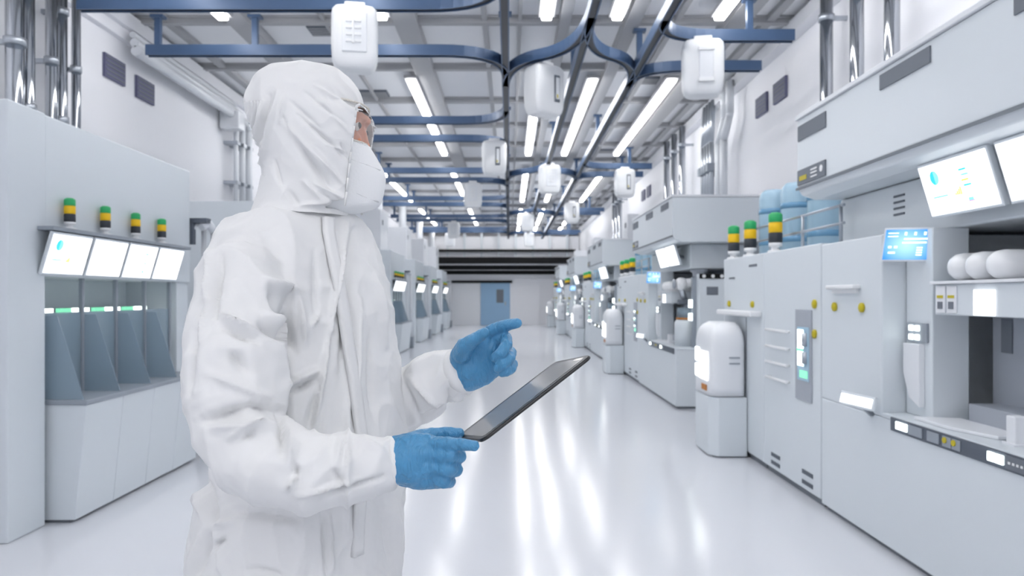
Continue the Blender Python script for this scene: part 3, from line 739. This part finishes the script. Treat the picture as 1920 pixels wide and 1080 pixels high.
t = regl(thing('duct_box', '', 'duct', (-3.5, 5.2, 2.49), 'left row duct boxes'), 'white box duct rising from the cabinet top, %s left station')
ln = ['nearest', 'second', 'third', 'fourth', 'fifth', 'sixth', 'farthest']
for k in range(1, 7):
    for o, tm in LG[:-1]: copy_tree(o, dy=4.47*k, label=tm % ln[k])
bpy.data.objects.remove(LG[-1][0])
for k in range(3, 7):
    y0 = 4.47*k
    t = thing('duct_box', 'white box duct rising from the cabinet top, %s left station' % ln[k], 'duct', (-3.4, 5.2+y0, 2.49), 'left row duct boxes')
    build('shaft', MB().box(-3.75, -3.05, 4.3+y0, 5.4+y0, 2.4861, 3.45), 'panel_light', t, bevel=.01)
    build('lamp', MB().box(-3.055, -3.045, 4.5+y0, 4.62+y0, 3.1, 3.22), 'vent', t)
    build('flue', MB().cyl((-3.4, 5.9+y0, 2.481), (-3.4, 5.9+y0, ZC-.14), .12), 'pipe_white', t)
# right: duct boxes on far stations
for k in range(2, 5):
    y0 = 6.88*k
    t = thing('duct_box', 'white box duct standing on the hood, %s right station' % rn[k], 'duct', (2.9, 2.6+y0, 2.63), 'right row duct boxes')
    build('shaft', MB().box(2.75, 3.25, 3.6+y0, 4.4+y0, 2.6305, 3.3), 'panel_light', t, bevel=.01)
    build('vent', MB().box(2.744, 2.7495, 3.8+y0, 4.0+y0, 3.0, 3.12), 'vent', t)

# ================================================================ PERSON
def evaluated(obj):
    dg = bpy.context.evaluated_depsgraph_get(); dg.update()
    return bpy.data.meshes.new_from_object(obj.evaluated_get(dg))
def remeshed(mb, voxel, smooth_it=4, fac=.5):
    me = bpy.data.meshes.new('tmp'); mb.bm.to_mesh(me); mb.bm.free()
    o = bpy.data.objects.new('tmp', me); COL.objects.link(o)
    r = o.modifiers.new('r', 'REMESH'); r.mode = 'VOXEL'; r.voxel_size = voxel
    s = o.modifiers.new('s', 'SMOOTH'); s.iterations = smooth_it; s.factor = fac
    out = evaluated(o)
    bpy.data.objects.remove(o); bpy.data.meshes.remove(me)
    return out
def put(name, me, m, parent, base):
    me.materials.clear(); me.materials.append(M[m])
    for p in me.polygons: p.use_smooth = True
    me.transform(Matrix.Translation(-Vector(base)))
    o = bpy.data.objects.new(name, me); COL.objects.link(o); o.parent = parent
    return o
def chain(mb, pts, n=14):
    """pts: (Vector, radius) capsule chain"""
    for (a, ra), (b, rb) in zip(pts[:-1], pts[1:]): mb.cyl(a, b, ra, rb, n=n)
    for a, ra in pts: mb.sphere(a, ra, n=n)
def pc(l):
    """(px, py, Y, r in px)"""
    return [(W(a, b, Y), r*Y/F) for a, b, Y, r in l]

TH = R(33)
RS = Vector((-math.sin(TH), -math.cos(TH), 0)); FD = Vector((math.cos(TH), -math.sin(TH), 0))
YB = 1.43
torso = [(392, 562, .080, .080), (400, 561, .096, .090), (414, 560, .122, .098), (440, 557, .158, .110), (475, 558, .176, .120), (530, 562, .184, .132), (600, 568, .186, .140),
         (700, 580, .184, .145), (800, 588, .182, .152), (880, 582, .190, .162), (950, 570, .198, .172), (1010, 566, .196, .174), (1080, 565, .198, .177), (1180, 564, .197, .175)]
rs_ = [(470, 482, 1.32, 58), (456, 522, 1.27, 76), (446, 600, 1.22, 87), (440, 680, 1.18, 92), (440, 750, 1.17, 92), (446, 812, 1.16, 86),
       (470, 850, 1.15, 84), (530, 872, 1.15, 80), (600, 884, 1.15, 76), (660, 880, 1.16, 68), (705, 868, 1.17, 56), (736, 865, 1.18, 47)]
ls_ = [(650, 482, 1.54, 55), (658, 540, 1.58, 62), (660, 620, 1.60, 68), (662, 690, 1.60, 68), (690, 745, 1.59, 66), (740, 758, 1.57, 62),
       (785, 735, 1.54, 60), (820, 715, 1.52, 54), (850, 700, 1.50, 47), (864, 694, 1.49, 42)]
base = Vector(((556-VX)*YB/F, YB, 0))

def sleeve(mb, l, k=1.0, n=24):
    P = pc(l); secs = []
    for i, (p, r) in enumerate(P):
        d = (P[min(i+1, len(P)-1)][0] - P[max(i-1, 0)][0]).normalized()
        a = d.cross(Vector((0, 1, 0))).normalized(); b = d.cross(a)
        secs.append((p, a*r*k, b*r*k))
    mb.loft(secs, n=n)
    return P
def leg_parts(mb, kk=1.0):
    for s in (-1, 1):
        c = base + RS*(.105*s)
        f = c + FD*(.02 if s > 0 else -.02)
        secs = [(Vector((c.x, c.y, .83)), RS*.088*kk, FD*.15*kk), (Vector((c.x, c.y, .70)), RS*.095*kk, FD*.125*kk), (Vector((c.x, c.y, .50)), RS*.098*kk, FD*.105*kk),
                (Vector((f.x, f.y, .28)), RS*.088*kk, FD*.092*kk), (Vector((f.x, f.y, .10)), RS*.075*kk, FD*.08*kk)]
        mb.loft(secs, n=24)

# ---- skin body, one continuous mesh (mostly under the clothes)
mb = MB()
prof = [(148, 575, 40, .045), (160, 575, 72, .065), (180, 577, 92, .077), (205, 581, 102, .080), (222, 582, 104, .080), (240, 580, 100, .078), (258, 588, 94, .077), (290, 594, 88, .074),
        (330, 600, 82, .066), (360, 602, 76, .058), (385, 610, 58, .046), (395, 612, 38, .03)]
mb.loft([(W(cx_, py, YB), Vector((hw*YB/F, 0, 0)), Vector((0, dy_, 0))) for py, cx_, hw, dy_ in prof], n=36)
mb.loft([(W(572, 300, YB), Vector((.052, 0, 0)), Vector((0, .055, 0))), (W(566, 400, YB), Vector((.058, 0, 0)), Vector((0, .06, 0))), (W(562, 440, YB), Vector((.08, 0, 0)), Vector((0, .09, 0)))], n=24)
# nose, brow, lips, ear
chain(mb, [(W(680, 240, YB), .006), (W(685, 264, YB), .007), (W(688, 284, YB), .009)])
for s in (-1, 1):
    chain(mb, [(W(686, 224, YB) + Vector((0, .012*s, 0)), .009), (W(680, 222, YB) + Vector((-.004, .036*s, 0)), .010), (W(665, 226, YB) + Vector((-.01, .058*s, 0)), .010)])
    chain(mb, [(W(672, 268, YB) + Vector((0, .036*s, 0)), .014), (W(655, 272, YB) + Vector((0, .05*s, 0)), .016)])
    mb.sphere(W(575, 255, YB) + Vector((0, .083*s, 0)), .03, (.6, .35, 1.1))
    mb.sphere(W(683, 288, YB) + Vector((0, .012*s, 0)), .010)
    mb.sphere(W(671, 243, YB) + Vector((-.001, .034*s, .004)), .0125, (1, 1.15, .85))
chain(mb, [(W(680, 322, YB) + Vector((0, -.02, 0)), .008), (W(687, 322, YB), .009), (W(680, 322, YB) + Vector((0, .02, 0)), .008)])
mb.loft([(W(px_, py, YB), RS*(a_*.8), FD*(b_*.75)) for py, px_, a_, b_ in torso], n=28)
for l in (rs_, ls_): sleeve(mb, l, .45, 16)
leg_parts(mb, .7)
for s in (-1, 1):
    c = base + RS*(.105*s) + FD*(.02*s)
    chain(mb, [(Vector((c.x, c.y, .12)), .045), (Vector((c.x, c.y, .05)), .04), (Vector((c.x, c.y, .04)) + FD*.12, .032)])
chain(mb, pc([(736, 865, 1.18, 30), (790, 865, 1.17, 30)])); chain(mb, pc([(864, 698, 1.49, 22), (880, 692, 1.475, 18)]))
me = remeshed(mb, .0042, 5)
me.transform(Matrix.Translation(-base)); me.materials.append(M['skin'])
for p_ in me.polygons: p_.use_smooth = True
person = bpy.data.objects.new('person', me); COL.objects.link(person); person.location = base
tag(person, 'person in white hooded coverall, mask, goggles and blue gloves, pointing and holding a tablet', 'person')
# eyes and brows
for s in (-1, 1):
    e = build('eye', MB().sphere(W(671.5, 243, YB) + Vector((0, .034*s, 0)), .0116), 'eye_white', person)
    build('iris', MB().sphere(W(671.5, 243, YB) + Vector((.0062, .0345*s, 0)), .0072), 'iris', e)
    mb = MB(); chain(mb, [(W(691, 219, YB) + Vector((0, .014*s, 0)), .0035), (W(689, 215, YB) + Vector((-.002, .036*s, 0)), .004), (W(672, 219, YB) + Vector((-.002, .060*s, 0)), .003)])
    build('eyebrow', mb, 'brow', person)

# ---- fold displacement
def ridged(p, sc, st):
    q = Vector((p.x*st[0], p.y*st[1], p.z*st[2]))*sc
    wv = noise.noise_vector(q*.6)*.6
    n1 = noise.noise(q + wv)
    return 1.0 - abs(n1)*2.2
def displace(me, fn):
    me.update()
    co = [v.co.copy() for v in me.vertices]; no = [v.normal.copy() for v in me.vertices]
    for i, v in enumerate(me.vertices): v.co = co[i] + no[i]*fn(co[i], no[i])
    me.update()
def seg_d(px, py, x0, y0, x1, y1):
    dx, dy = x1-x0, y1-y0; t = ((px-x0)*dx + (py-y0)*dy)/(dx*dx+dy*dy)
    t_ = max(0, min(1, t)); return math.hypot(px-x0-dx*t_, py-y0-dy*t_), t_, (px-x0)*dy - (py-y0)*dx
# creases measured on the suit: x0,y0,x1,y1, half width px, height mm (minus = valley)
creases = [(505, 545, 530, 590, 15, -9), (530, 590, 552, 660, 14, -12), (500, 530, 560, 545, 16, 8), (560, 560, 575, 640, 12, 7), (490, 605, 535, 640, 10, -8), (500, 590, 540, 615, 10, 7),
           (415, 590, 480, 622, 9, 8), (420, 612, 485, 640, 8, -6), (430, 660, 470, 700, 18, -7), (540, 720, 595, 695, 9, 8), (545, 735, 590, 712, 8, -7),
           (380, 790, 470, 765, 14, -10), (470, 762, 520, 772, 10, -7), (400, 800, 520, 800, 14, 7), (455, 815, 480, 805, 10, -8), (430, 820, 500, 790, 10, 6),
           (525, 770, 530, 850, 9, -7), (545, 815, 550, 870, 10, 6), (550, 860, 560, 900, 6, -6), (560, 890, 540, 915, 6, 6), (640, 815, 632, 870, 10, 5), (625, 880, 650, 915, 7, -4),
           (650, 815, 720, 845, 10, 5), (560, 925, 690, 900, 6, 5), (605, 930, 720, 895, 8, -5), (390, 700, 500, 745, 12, 4), (590, 470, 595, 600, 9, -4), (585, 610, 600, 590, 6, 5),
           (648, 420, 620, 620, 7, 7), (620, 620, 590, 800, 7, 6), (662, 430, 640, 700, 9, -5), (672, 560, 668, 760, 8, 5), (690, 620, 700, 780, 8, -4), (700, 520, 722, 650, 9, 5), (655, 700, 650, 1000, 8, 4),
           (400, 470, 385, 560, 8, 6), (415, 480, 400, 590, 8, -6), (395, 560, 372, 640, 7, 6), (365, 620, 352, 740, 7, -5), (600, 720, 580, 800, 9, -5),
           (618, 970, 622, 1070, 5, 5), (605, 965, 612, 1080, 5, -4), (375, 1000, 360, 1080, 7, 6), (392, 1000, 372, 1080, 8, -6), (400, 985, 440, 975, 9, 6), (395, 1030, 420, 1010, 8, -6),
           (745, 940, 752, 1060, 8, 4), (720, 960, 735, 1050, 8, -4), (470, 1065, 540, 1080, 8, -4), (440, 960, 560, 975, 12, -5), (370, 890, 380, 975, 8, 6), (385, 900, 400, 980, 8, -7),
           (760, 720, 790, 790, 8, -6), (775, 715, 820, 760, 7, 5), (800, 800, 870, 760, 6, 5), (790, 785, 860, 745, 6, -5), (765, 700, 830, 665, 9, 5), (840, 735, 850, 790, 7, -5), (870, 735, 880, 770, 6, -4)]
def suit_fn(p, n):
    d = 0.0
    px = VX + p.x*F/p.y; py = VY - (p.z-H)*F/p.y
    if p.z > .6 and n.y < .35:
        for x0, y0, x1, y1, w_, h_ in creases:
            if abs(px-(x0+x1)/2) > abs(x1-x0)/2+w_*3 or abs(py-(y0+y1)/2) > abs(y1-y0)/2+w_*3: continue
            ds, t_, sd = seg_d(px, py, x0, y0, x1, y1)
            e = math.sin(math.pi*(.12+.76*t_))
            d += h_*.0027*math.exp(-abs(ds/w_*1.5)**1.5)*e
    a = ridged(p, 5.5, (1.0, 1.0, .55))
    b = ridged(p + Vector((3.1, 1.7, .4)), 13, (1.1, 1.1, .8))
    a = max(a, -.4); b = max(b, -.4)
    d += .010*(a*abs(a)-.35) + .0045*(b*abs(b)-.3)
    d += .0016*(ridged(p, 30, (1, 1, 1))-.5)
    return d
mb = MB()
mb.loft([(W(px_, py, YB), RS*a_, FD*b_) for py, px_, a_, b_ in torso], n=40, sq=2.25)
for l in (rs_, ls_): sleeve(mb, l)
leg_parts(mb)
me = remeshed(mb, .0044, 8)
displace(me, suit_fn)
cov = put('coverall', me, 'suit', person, base)
for l, s in ((rs_, 1), (ls_, 2)):
    P = pc(l); p1, r1 = P[-1]; p0, r0 = P[-2]; d = (p1-p0).normalized()
    o = build('elastic_cuff', MB().lathe(p1 - d*.012, d, [(0, r1*.96), (.006, r1*1.02), (.016, r1*.98), (.022, r1*.9), (.028, r1*.72), (.022, r1*.60)], n=40), 'suit', person)
# zip flap down the front of the coverall
mb = MB(); L = []
for py, px_, a_, b_ in torso[2:12]:
    ang = R(8); e = 2/2.25
    L.append(W(px_, py, YB) + FD*(b_+.004)*math.cos(ang)**e + RS*(a_)*math.sin(ang)**e*.9)
LL = []
for k in range(len(L)-1):
    for f in range(6): LL.append(L[k].lerp(L[k+1], f/6))
rows = [[mb.bm.verts.new(p_ + RS*(.013*sx) + FD*(.005 if abs(sx) < .9 else -.004)) for sx in (-1, -.8, -.3, .3, .8, 1)] for p_ in LL]
for A, B in zip(rows[:-1], rows[1:]):
    for k in range(5): mb.bm.faces.new((A[k], A[k+1], B[k+1], B[k]))
bmesh.ops.recalc_face_normals(mb.bm, faces=mb.bm.faces)
zf = build('zip_flap', mb, 'suit', cov, smooth=True)
sm = zf.modifiers.new('solid', 'SOLIDIFY'); sm.thickness = .002

# ---- hood
hoodr = [(128.5, 560, 6, .012), (129.5, 566, 34, .04), (133, 574, 56, .06), (142, 574, 76, .082), (155, 572, 90, .096), (175, 575, 100, .107), (198, 572, 109, .113), (212, 572, 108, .116), (222, 572, 0, .117), (240, 572, 0, .117),
         (262, 575, 0, .115), (285, 575, 0, .113), (305, 578, 0, .110), (325, 578, 0, .107), (350, 573, 0, .104), (375, 568, 0, .103), (392, 564, 0, .104), (400, 562, 0, .107), (408, 561, 0, .112)]
left_edge = [(212, 465), (248, 479), (295, 494), (314, 502), (327, 502), (360, 493), (396, 480), (408, 476)]
front_edge = [(207, 676), (213, 669), (276, 660), (320, 655), (402, 645), (408, 645)]
def interp(l, x):
    if x <= l[0][0]: return l[0][1]
    for (a, b), (c_, d_) in zip(l[:-1], l[1:]):
        if x <= c_: return b + (d_-b)*(x-a)/(c_-a)
    return l[-1][1]
AO = R(46)
bm = bmesh.new(); NR = 96; rings = []
ys_ = [128.5, 129.5, 133, 137, 142, 148, 155, 162, 170, 178, 186, 194, 202, 210] + [214 + 4.85*i for i in range(41)]
hr = [(a[0], a[3]) for a in hoodr]; hc = [(a[0], a[1]) for a in hoodr]; hh = [(a[0], a[2]) for a in hoodr if a[2]]
for py in ys_:
    b_ = interp(hr, py)
    if py <= 212:
        cx_ = interp(hc, py); hb = hf = interp(hh, py)
    else:
        cx_ = interp(hc, py); hb = cx_ - interp(left_edge, py); hf = ((VX + (interp(front_edge, py)-VX)*(YB-.72*b_)/YB) - cx_)/math.cos(AO)
        k_ = min(1, (py-212)/14.0); hf = hf*k_ + 108*(1-k_)
        k_ = max(0, min(1, (py-380)/16.0)); hf = hf*(1-k_) + (656-cx_)*k_
    ring = []
    for i in range(NR):
        t_ = 2*math.pi*(i+.5)/NR; ct, st_ = math.cos(t_), math.sin(t_)
        hx = (hf if ct > 0 else hb)*YB/F
        c0 = W(cx_, py, YB)
        ring.append(bm.verts.new(c0 + Vector((hx*math.copysign(abs(ct)**.95, ct), b_*math.copysign(abs(st_)**.95, st_), 0))))
    rings.append(ring)
top = bm.verts.new(W(560, 128.2, YB))
for i in range(NR): bm.faces.new((rings[0][i], top, rings[0][(i+1) % NR]))
for j in range(len(ys_)-1):
    py = ys_[j]
    for i in range(NR):
        am = (i+1)*2*math.pi/NR
        am = am if am < math.pi else 2*math.pi-am
        lim = AO if py > 228 else AO*max(0, (py-206)/22.0)**.5
        if py >= 207 and am < lim and py < 396: continue
        bm.faces.new((rings[j][i], rings[j][(i+1) % NR], rings[j+1][(i+1) % NR], rings[j+1][i]))
loose = [v for v in bm.verts if not v.link_faces]
bmesh.ops.delete(bm, geom=loose, context='VERTS')
bmesh.ops.recalc_face_normals(bm, faces=bm.faces)
me = bpy.data.meshes.new('hood'); bm.to_mesh(me); bm.free()
o = bpy.data.objects.new('tmp', me); COL.objects.link(o)
ss = o.modifiers.new('s', 'SUBSURF'); ss.levels = 2; ss.render_levels = 2
me2 = evaluated(o); bpy.data.objects.remove(o)
hcre = [(560, 215, 655, 300, 5, -4), (575, 175, 650, 235, 5, -3), (590, 160, 665, 210, 5, 3), (600, 185, 655, 250, 5, 3), (540, 235, 610, 320, 8, 5), (556, 260, 630, 370, 12, -6), (580, 275, 645, 345, 7, 4), (615, 270, 650, 285, 5, 3), (640, 270, 652, 292, 4, -3),
        (520, 175, 490, 320, 6, 6), (505, 180, 478, 290, 6, -6), (488, 200, 480, 280, 6, 4), (535, 180, 525, 230, 5, 3), (515, 300, 528, 345, 4, -3), (545, 360, 560, 385, 6, -3), (555, 388, 625, 375, 7, 4), (590, 345, 650, 375, 6, 4), (600, 360, 645, 395, 5, -3), (570, 340, 600, 372, 6, 3), (480, 200, 472, 250, 4, -4), (495, 190, 487, 250, 4, 4), (545, 190, 600, 240, 6, -3), (530, 215, 540, 240, 5, -2)]
def hood_fn(p, n):
    d = 0.0; px = VX + p.x*F/p.y; py = VY - (p.z-H)*F/p.y
    if n.y < .4:
        for x0, y0, x1, y1, w_, h_ in hcre:
            if abs(px-(x0+x1)/2) > abs(x1-x0)/2+w_*3 or abs(py-(y0+y1)/2) > abs(y1-y0)/2+w_*3: continue
            ds, t_, _ = seg_d(px, py, x0, y0, x1, y1)
            d += h_*.0021*math.exp(-abs(ds/w_*1.4)**1.5)*math.sin(math.pi*(.1+.8*t_))
    q_ = Vector((p.x*.8+p.z*.6, p.y, p.z*.5-p.x*.3))
    d += .0042*(ridged(q_, 11, (1.3, 1, .7))-.5) + .0018*(ridged(p, 26, (1, 1, 1))-.5)
    gather = math.exp(-((px-478)/16)**2) if py > 190 and py < 330 else 0
    d += gather*.0025*math.sin(px*.9+py*.10)
    return d
displace(me2, hood_fn)
hood = put('hood', me2, 'suit', person, base)
sm = hood.modifiers.new('solid', 'SOLIDIFY'); sm.thickness = .0012; sm.offset = -1
bpy.data.meshes.remove(me) if me.users == 0 else None
# elastic edge of the hood opening
mb = MB(); P = []
for py in (213, 220, 228, 240, 255, 276, 300, 320, 345, 370, 395):
    b_ = interp(hr, py); x = VX + (interp(front_edge, py)-VX)*(YB-.72*b_)/YB
    for_ = W(x, py, YB); P.append((for_, b_*abs(math.sin(AO))**.95))
for s in (-1, 1):
    mb.tube([p_ + Vector((.001, s*w_*(1 if i else .8), 0)) for i, (p_, w_) in enumerate(P)], .0022, n=8)
mb.tube([P[0][0] + Vector((.001, P[0][1]*.8*k, .006*(1-abs(k)))) for k in (-1, -.6, -.2, .2, .6, 1)], .0022, n=8)
build('hood_elastic', mb, 'suit', hood)

# ---- face mask: two flat cheeks meeting in a ridge, folds across
ridge = [(276, 690), (279, 694), (300, 707), (330, 725), (352, 721), (386, 715), (391, 700), (398, 672), (403, 650)]
cheek = [(272, 660), (276, 654), (292, 646), (322, 632), (350, 622), (380, 612), (390, 608), (398, 604), (404, 602)]
bm = bmesh.new(); rows = []
NJ = 14
for (ry, rx), (cy_, cx_) in zip(ridge, cheek):
    row = []
    for j in range(-NJ, NJ+1):
        s = j/NJ; a = abs(s)
        r_ = W(rx, ry, YB); c_ = W(cx_, cy_, YB)
        wdt = .079
        x = r_.x + (c_.x - r_.x)*(a**1.25); z = r_.z + (c_.z-r_.z)*a
        row.append(bm.verts.new((x, YB + math.copysign(wdt*a**.82, s), z)))
    rows.append(row)
for A, B in zip(rows[:-1], rows[1:]):
    for j in range(2*NJ): bm.faces.new((A[j], A[j+1], B[j+1], B[j]))
bmesh.ops.recalc_face_normals(bm, faces=bm.faces)
me = bpy.data.meshes.new('face_mask'); bm.to_mesh(me); bm.free()
mk = put('face_mask', me, 'mask', person, base)
b_ = mk.modifiers.new('sub', 'SUBSURF'); b_.levels = 1; b_.render_levels = 2
b_ = mk.modifiers.new('solid', 'SOLIDIFY'); b_.thickness = .002
mb = MB()
def mp(i0, f, a, s):   # point on mask surface between rows
    (ry, rx), (cy_, cx_) = [((1-f)*u0+f*u1, (1-f)*v0+f*v1) for (u0, v0), (u1, v1) in ((ridge[i0], ridge[i0+1]), (cheek[i0], cheek[i0+1]))]
    r_ = W(rx, ry, YB); c_ = W(cx_, cy_, YB)
    return Vector((r_.x+(c_.x-r_.x)*a**1.25+.001, YB+s*(.078*a**.82+.0012), r_.z+(c_.z-r_.z)*a))
for s in (-1, 1):
    build('welded_seam', MB().tube([mp(2, .75, .12, s), mp(2, .60, .4, s), mp(2, .45, .75, s)], .0014, n=6), 'mask', mk)
    build('welded_seam', MB().tube([mp(4, .85, .08, s), mp(4, .65, .4, s), mp(4, .25, .7, s)], .0014, n=6), 'mask', mk)
build('nose_wire', MB().tube([mp(0, .3, .5, -1), mp(0, .4, .2, -1), mp(0, .5, .01, 1), mp(0, .4, .2, 1), mp(0, .3, .5, 1)], .0025, n=8), 'mask', mk)

# ---- goggles
bm = bmesh.new(); rows = []
for k in range(9):
    f = k/8; py = 204 + 70*f
    A_ = (72 + 14*math.sin(math.pi*(.15+.7*f)))*YB/F
    rows.append([bm.verts.new(W(612, py, YB) + Vector((A_*math.cos(R(a)), .088*math.sin(R(a)), 0))) for a in range(-58, 59, 4)])
for A, B in zip(rows[:-1], rows[1:]):
    for j in range(len(A)-1): bm.faces.new((A[j], A[j+1], B[j+1], B[j]))
bd = [v.co.copy() for v in rows[0]] + [r_[-1].co.copy() for r_ in rows[1:-1]] + [v.co.copy() for v in reversed(rows[-1])] + [r_[0].co.copy() for r_ in reversed(rows[1:-1])]
me = bpy.data.meshes.new('goggles'); bm.to_mesh(me); bm.free()
gg = put('goggles', me, 'goggle', person, base)
build('rim', MB().tube(bd + [bd[0]], .0022, n=6), 'goggle_rim', gg)

# ---- gloves
def glove(name, chains, parent, label=None, voxel=.0021):
    mb = MB()
    for c in chains: chain(mb, pc(c))
    me = remeshed(mb, voxel, 3, .5)
    def fn(p, n):
        return .0009*(ridged(p, 40, (1, 1, 1))-.5) + .0005*(ridged(p, 95, (1, 1.0, 1))-.5)
    displace(me, fn)
    o = put(name, me, 'glove', parent, base)
    return o
# near (right) hand, back of the hand towards the camera
Yh = 1.165
rh = [
    [(738, 866, 1.18, 40), (756, 866, 1.175, 41), (775, 864, 1.17, 42)],
    [(745, 842, 1.18, 26), (775, 838, 1.17, 28), (800, 832, 1.165, 20), (818, 833, 1.16, 15)],
    [(748, 858, 1.17, 33), (778, 856, 1.165, 34), (802, 850, 1.16, 25), (824, 853, 1.155, 16)],
    [(748, 876, 1.17, 32), (778, 878, 1.165, 33), (800, 874, 1.16, 26), (822, 877, 1.155, 17)],
    [(752, 886, 1.18, 24), (782, 893, 1.17, 25), (806, 896, 1.165, 22), (820, 899, 1.165, 18)],
    # index, laid along the tablet edge
    [(816, 832, 1.155, 14), (845, 832, 1.135, 13), (870, 834, 1.12, 12), (889, 836, 1.115, 10.5)],
    # middle, ring, little: bend at the middle joint and go behind
    [(822, 852, 1.15, 16), (846, 854, 1.135, 15), (862, 856, 1.15, 13.5), (860, 852, 1.185, 12), (848, 846, 1.21, 11)],
    [(820, 876, 1.155, 17), (842, 879, 1.14, 15), (855, 881, 1.155, 13.5), (850, 876, 1.19, 12), (838, 868, 1.21, 11)],
    [(815, 898, 1.165, 17), (832, 902, 1.15, 14), (843, 903, 1.165, 12), (838, 896, 1.195, 11), (828, 888, 1.21, 10)],
    # thumb, over the top of the tablet on the far side
    [(765, 838, 1.20, 26), (790, 822, 1.225, 18), (806, 815, 1.235, 13), (835, 811, 1.24, 12), (862, 812, 1.235, 10)],
]
g1 = glove('glove', rh, person)
lh = [
    [(864, 706, 1.49, 27), (872, 700, 1.48, 28), (882, 690, 1.47, 29)],
    [(876, 690, 1.48, 30), (892, 672, 1.47, 27), (906, 650, 1.465, 19), (914, 632, 1.465, 14)],
    [(882, 700, 1.48, 29), (902, 682, 1.47, 26), (918, 660, 1.465, 19), (928, 642, 1.465, 13)],
    [(880, 708, 1.48, 26), (906, 695, 1.47, 24), (925, 678, 1.465, 17), (938, 660, 1.465, 12)],
    [(884, 712, 1.48, 21), (908, 704, 1.47, 19), (930, 692, 1.465, 14), (946, 680, 1.465, 11)],
    [(862, 690, 1.475, 20), (862, 668, 1.46, 19), (872, 650, 1.445, 18)],
    # thumb
    [(866, 664, 1.445, 18), (874, 648, 1.425, 16), (890, 635, 1.41, 12), (908, 625, 1.405, 10.5)],
    # index pointing
    [(912, 628, 1.465, 14), (930, 616, 1.455, 12.5), (950, 610, 1.445, 11.5), (970, 606, 1.435, 9)],
    # middle, ring, little curling back towards the camera
    [(930, 638, 1.465, 13), (948, 634, 1.45, 12), (950, 646, 1.42, 11.5), (940, 662, 1.405, 11.5), (929, 670, 1.41, 10)],
    [(942, 660, 1.465, 12), (958, 660, 1.45, 11), (956, 672, 1.42, 10.5), (944, 682, 1.405, 10.5), (934, 690, 1.41, 9.5)],
    [(950, 682, 1.465, 11), (962, 682, 1.45, 9.5), (959, 692, 1.425, 9), (950, 697, 1.41, 9), (942, 699, 1.415, 8.5)],
]
g2 = glove('glove', lh, person, voxel=.0022)
# rolled cuffs
for g, (a, b, Y0, c_, d_, Y1, r_) in ((g1, (733, 866, 1.182, 749, 866, 1.177, 42)), (g2, (860, 707, 1.49, 869, 701, 1.483, 28))):
    p0 = W(a, b, Y0); p1 = W(c_, d_, Y1); d = (p1-p0); L_ = d.length; d.normalize(); rr = r_*Y0/F
    build('rolled_cuff', MB().lathe(p0, d, [(0, rr*.97), (.003, rr*1.06), (.007, rr*1.0), (L_*.5, rr*.985), (L_*.62, rr*1.02), (L_*.8, rr*.97), (L_, rr*.9)], n=40), 'glove', g)
# ---- overboots
for s in (-1, 1):
    c = base + RS*(.105*s) + FD*(.02*s)
    mb = MB()
    c0 = Vector((c.x, c.y, 0))
    mb.loft([(c0 + Vector((0, 0, .16)), RS*.062, FD*.07), (c0 + Vector((0, 0, .09)) + FD*.02, RS*.055, FD*.085), (c0 + Vector((0, 0, .05)) + FD*.06, RS*.052, FD*.13), (c0 + FD*.06 + Vector((0, 0, .001)), RS*.05, FD*.135)], n=28)
    build('overboot', mb, 'boot', person)

# ================================================================ TABLET
A = W(905, 828, 1.115); C = W(1112, 667, 1.19)
Lv = (C - A); Sv0 = Vector((-.036, .16, -.016))
Sv = Sv0 - Lv.normalized()*Sv0.dot(Lv.normalized())
Lh = Lv/2; Sh = Sv/2; cen = A + Lh + Sh; nv = Lv.cross(Sv).normalized()
tb = thing('tablet', 'thin black tablet computer held in the near gloved hand', 'tablet', cen)
def rrect(mb, c, u, v, rad, th, m, n=nv):
    lu, lv = u.length, v.length; un, vn = u.normalized(), v.normalized(); pts = []
    for (sx, sy, a0) in ((1, 1, 0), (-1, 1, 90), (-1, -1, 180), (1, -1, 270)):
        for i in range(9):
            a = R(a0 + i*90/8); pts.append(c + un*(sx*(lu-rad) + rad*math.cos(a)) + vn*(sy*(lv-rad) + rad*math.sin(a)))
    mi = mb._m(m)
    T = [mb.bm.verts.new(p_ + n*th) for p_ in pts]; B_ = [mb.bm.verts.new(p_ - n*th) for p_ in pts]
    k = len(pts); fs = [mb.bm.faces.new(T), mb.bm.faces.new(B_[::-1])] + [mb.bm.faces.new((T[i], B_[i], B_[(i+1) % k], T[(i+1) % k])) for i in range(k)]
    bmesh.ops.recalc_face_normals(mb.bm, faces=fs)
    for f in fs: f.material_index = mi
    return mb
build('case', rrect(MB(), cen, Lh, Sh, .016, .0026, 'tablet_body'), None, tb, bevel=.002)
build('bezel', rrect(MB(), cen + nv*.0029, Lh*.99, Sh*.985, .014, .0003, 'tablet_bezel'), None, tb)
build('screen_glass', rrect(MB(), cen + nv*.0034, Lh*.93, Sh*.84, .008, .0002, 'tablet_glass'), None, tb)
build('earpiece', rrect(MB(), cen + nv*.0037 + Lh*.90 - Sh*.55, Lh*.03, Sh*.20, .0025, .0002, 'goggle_rim'), None, tb)
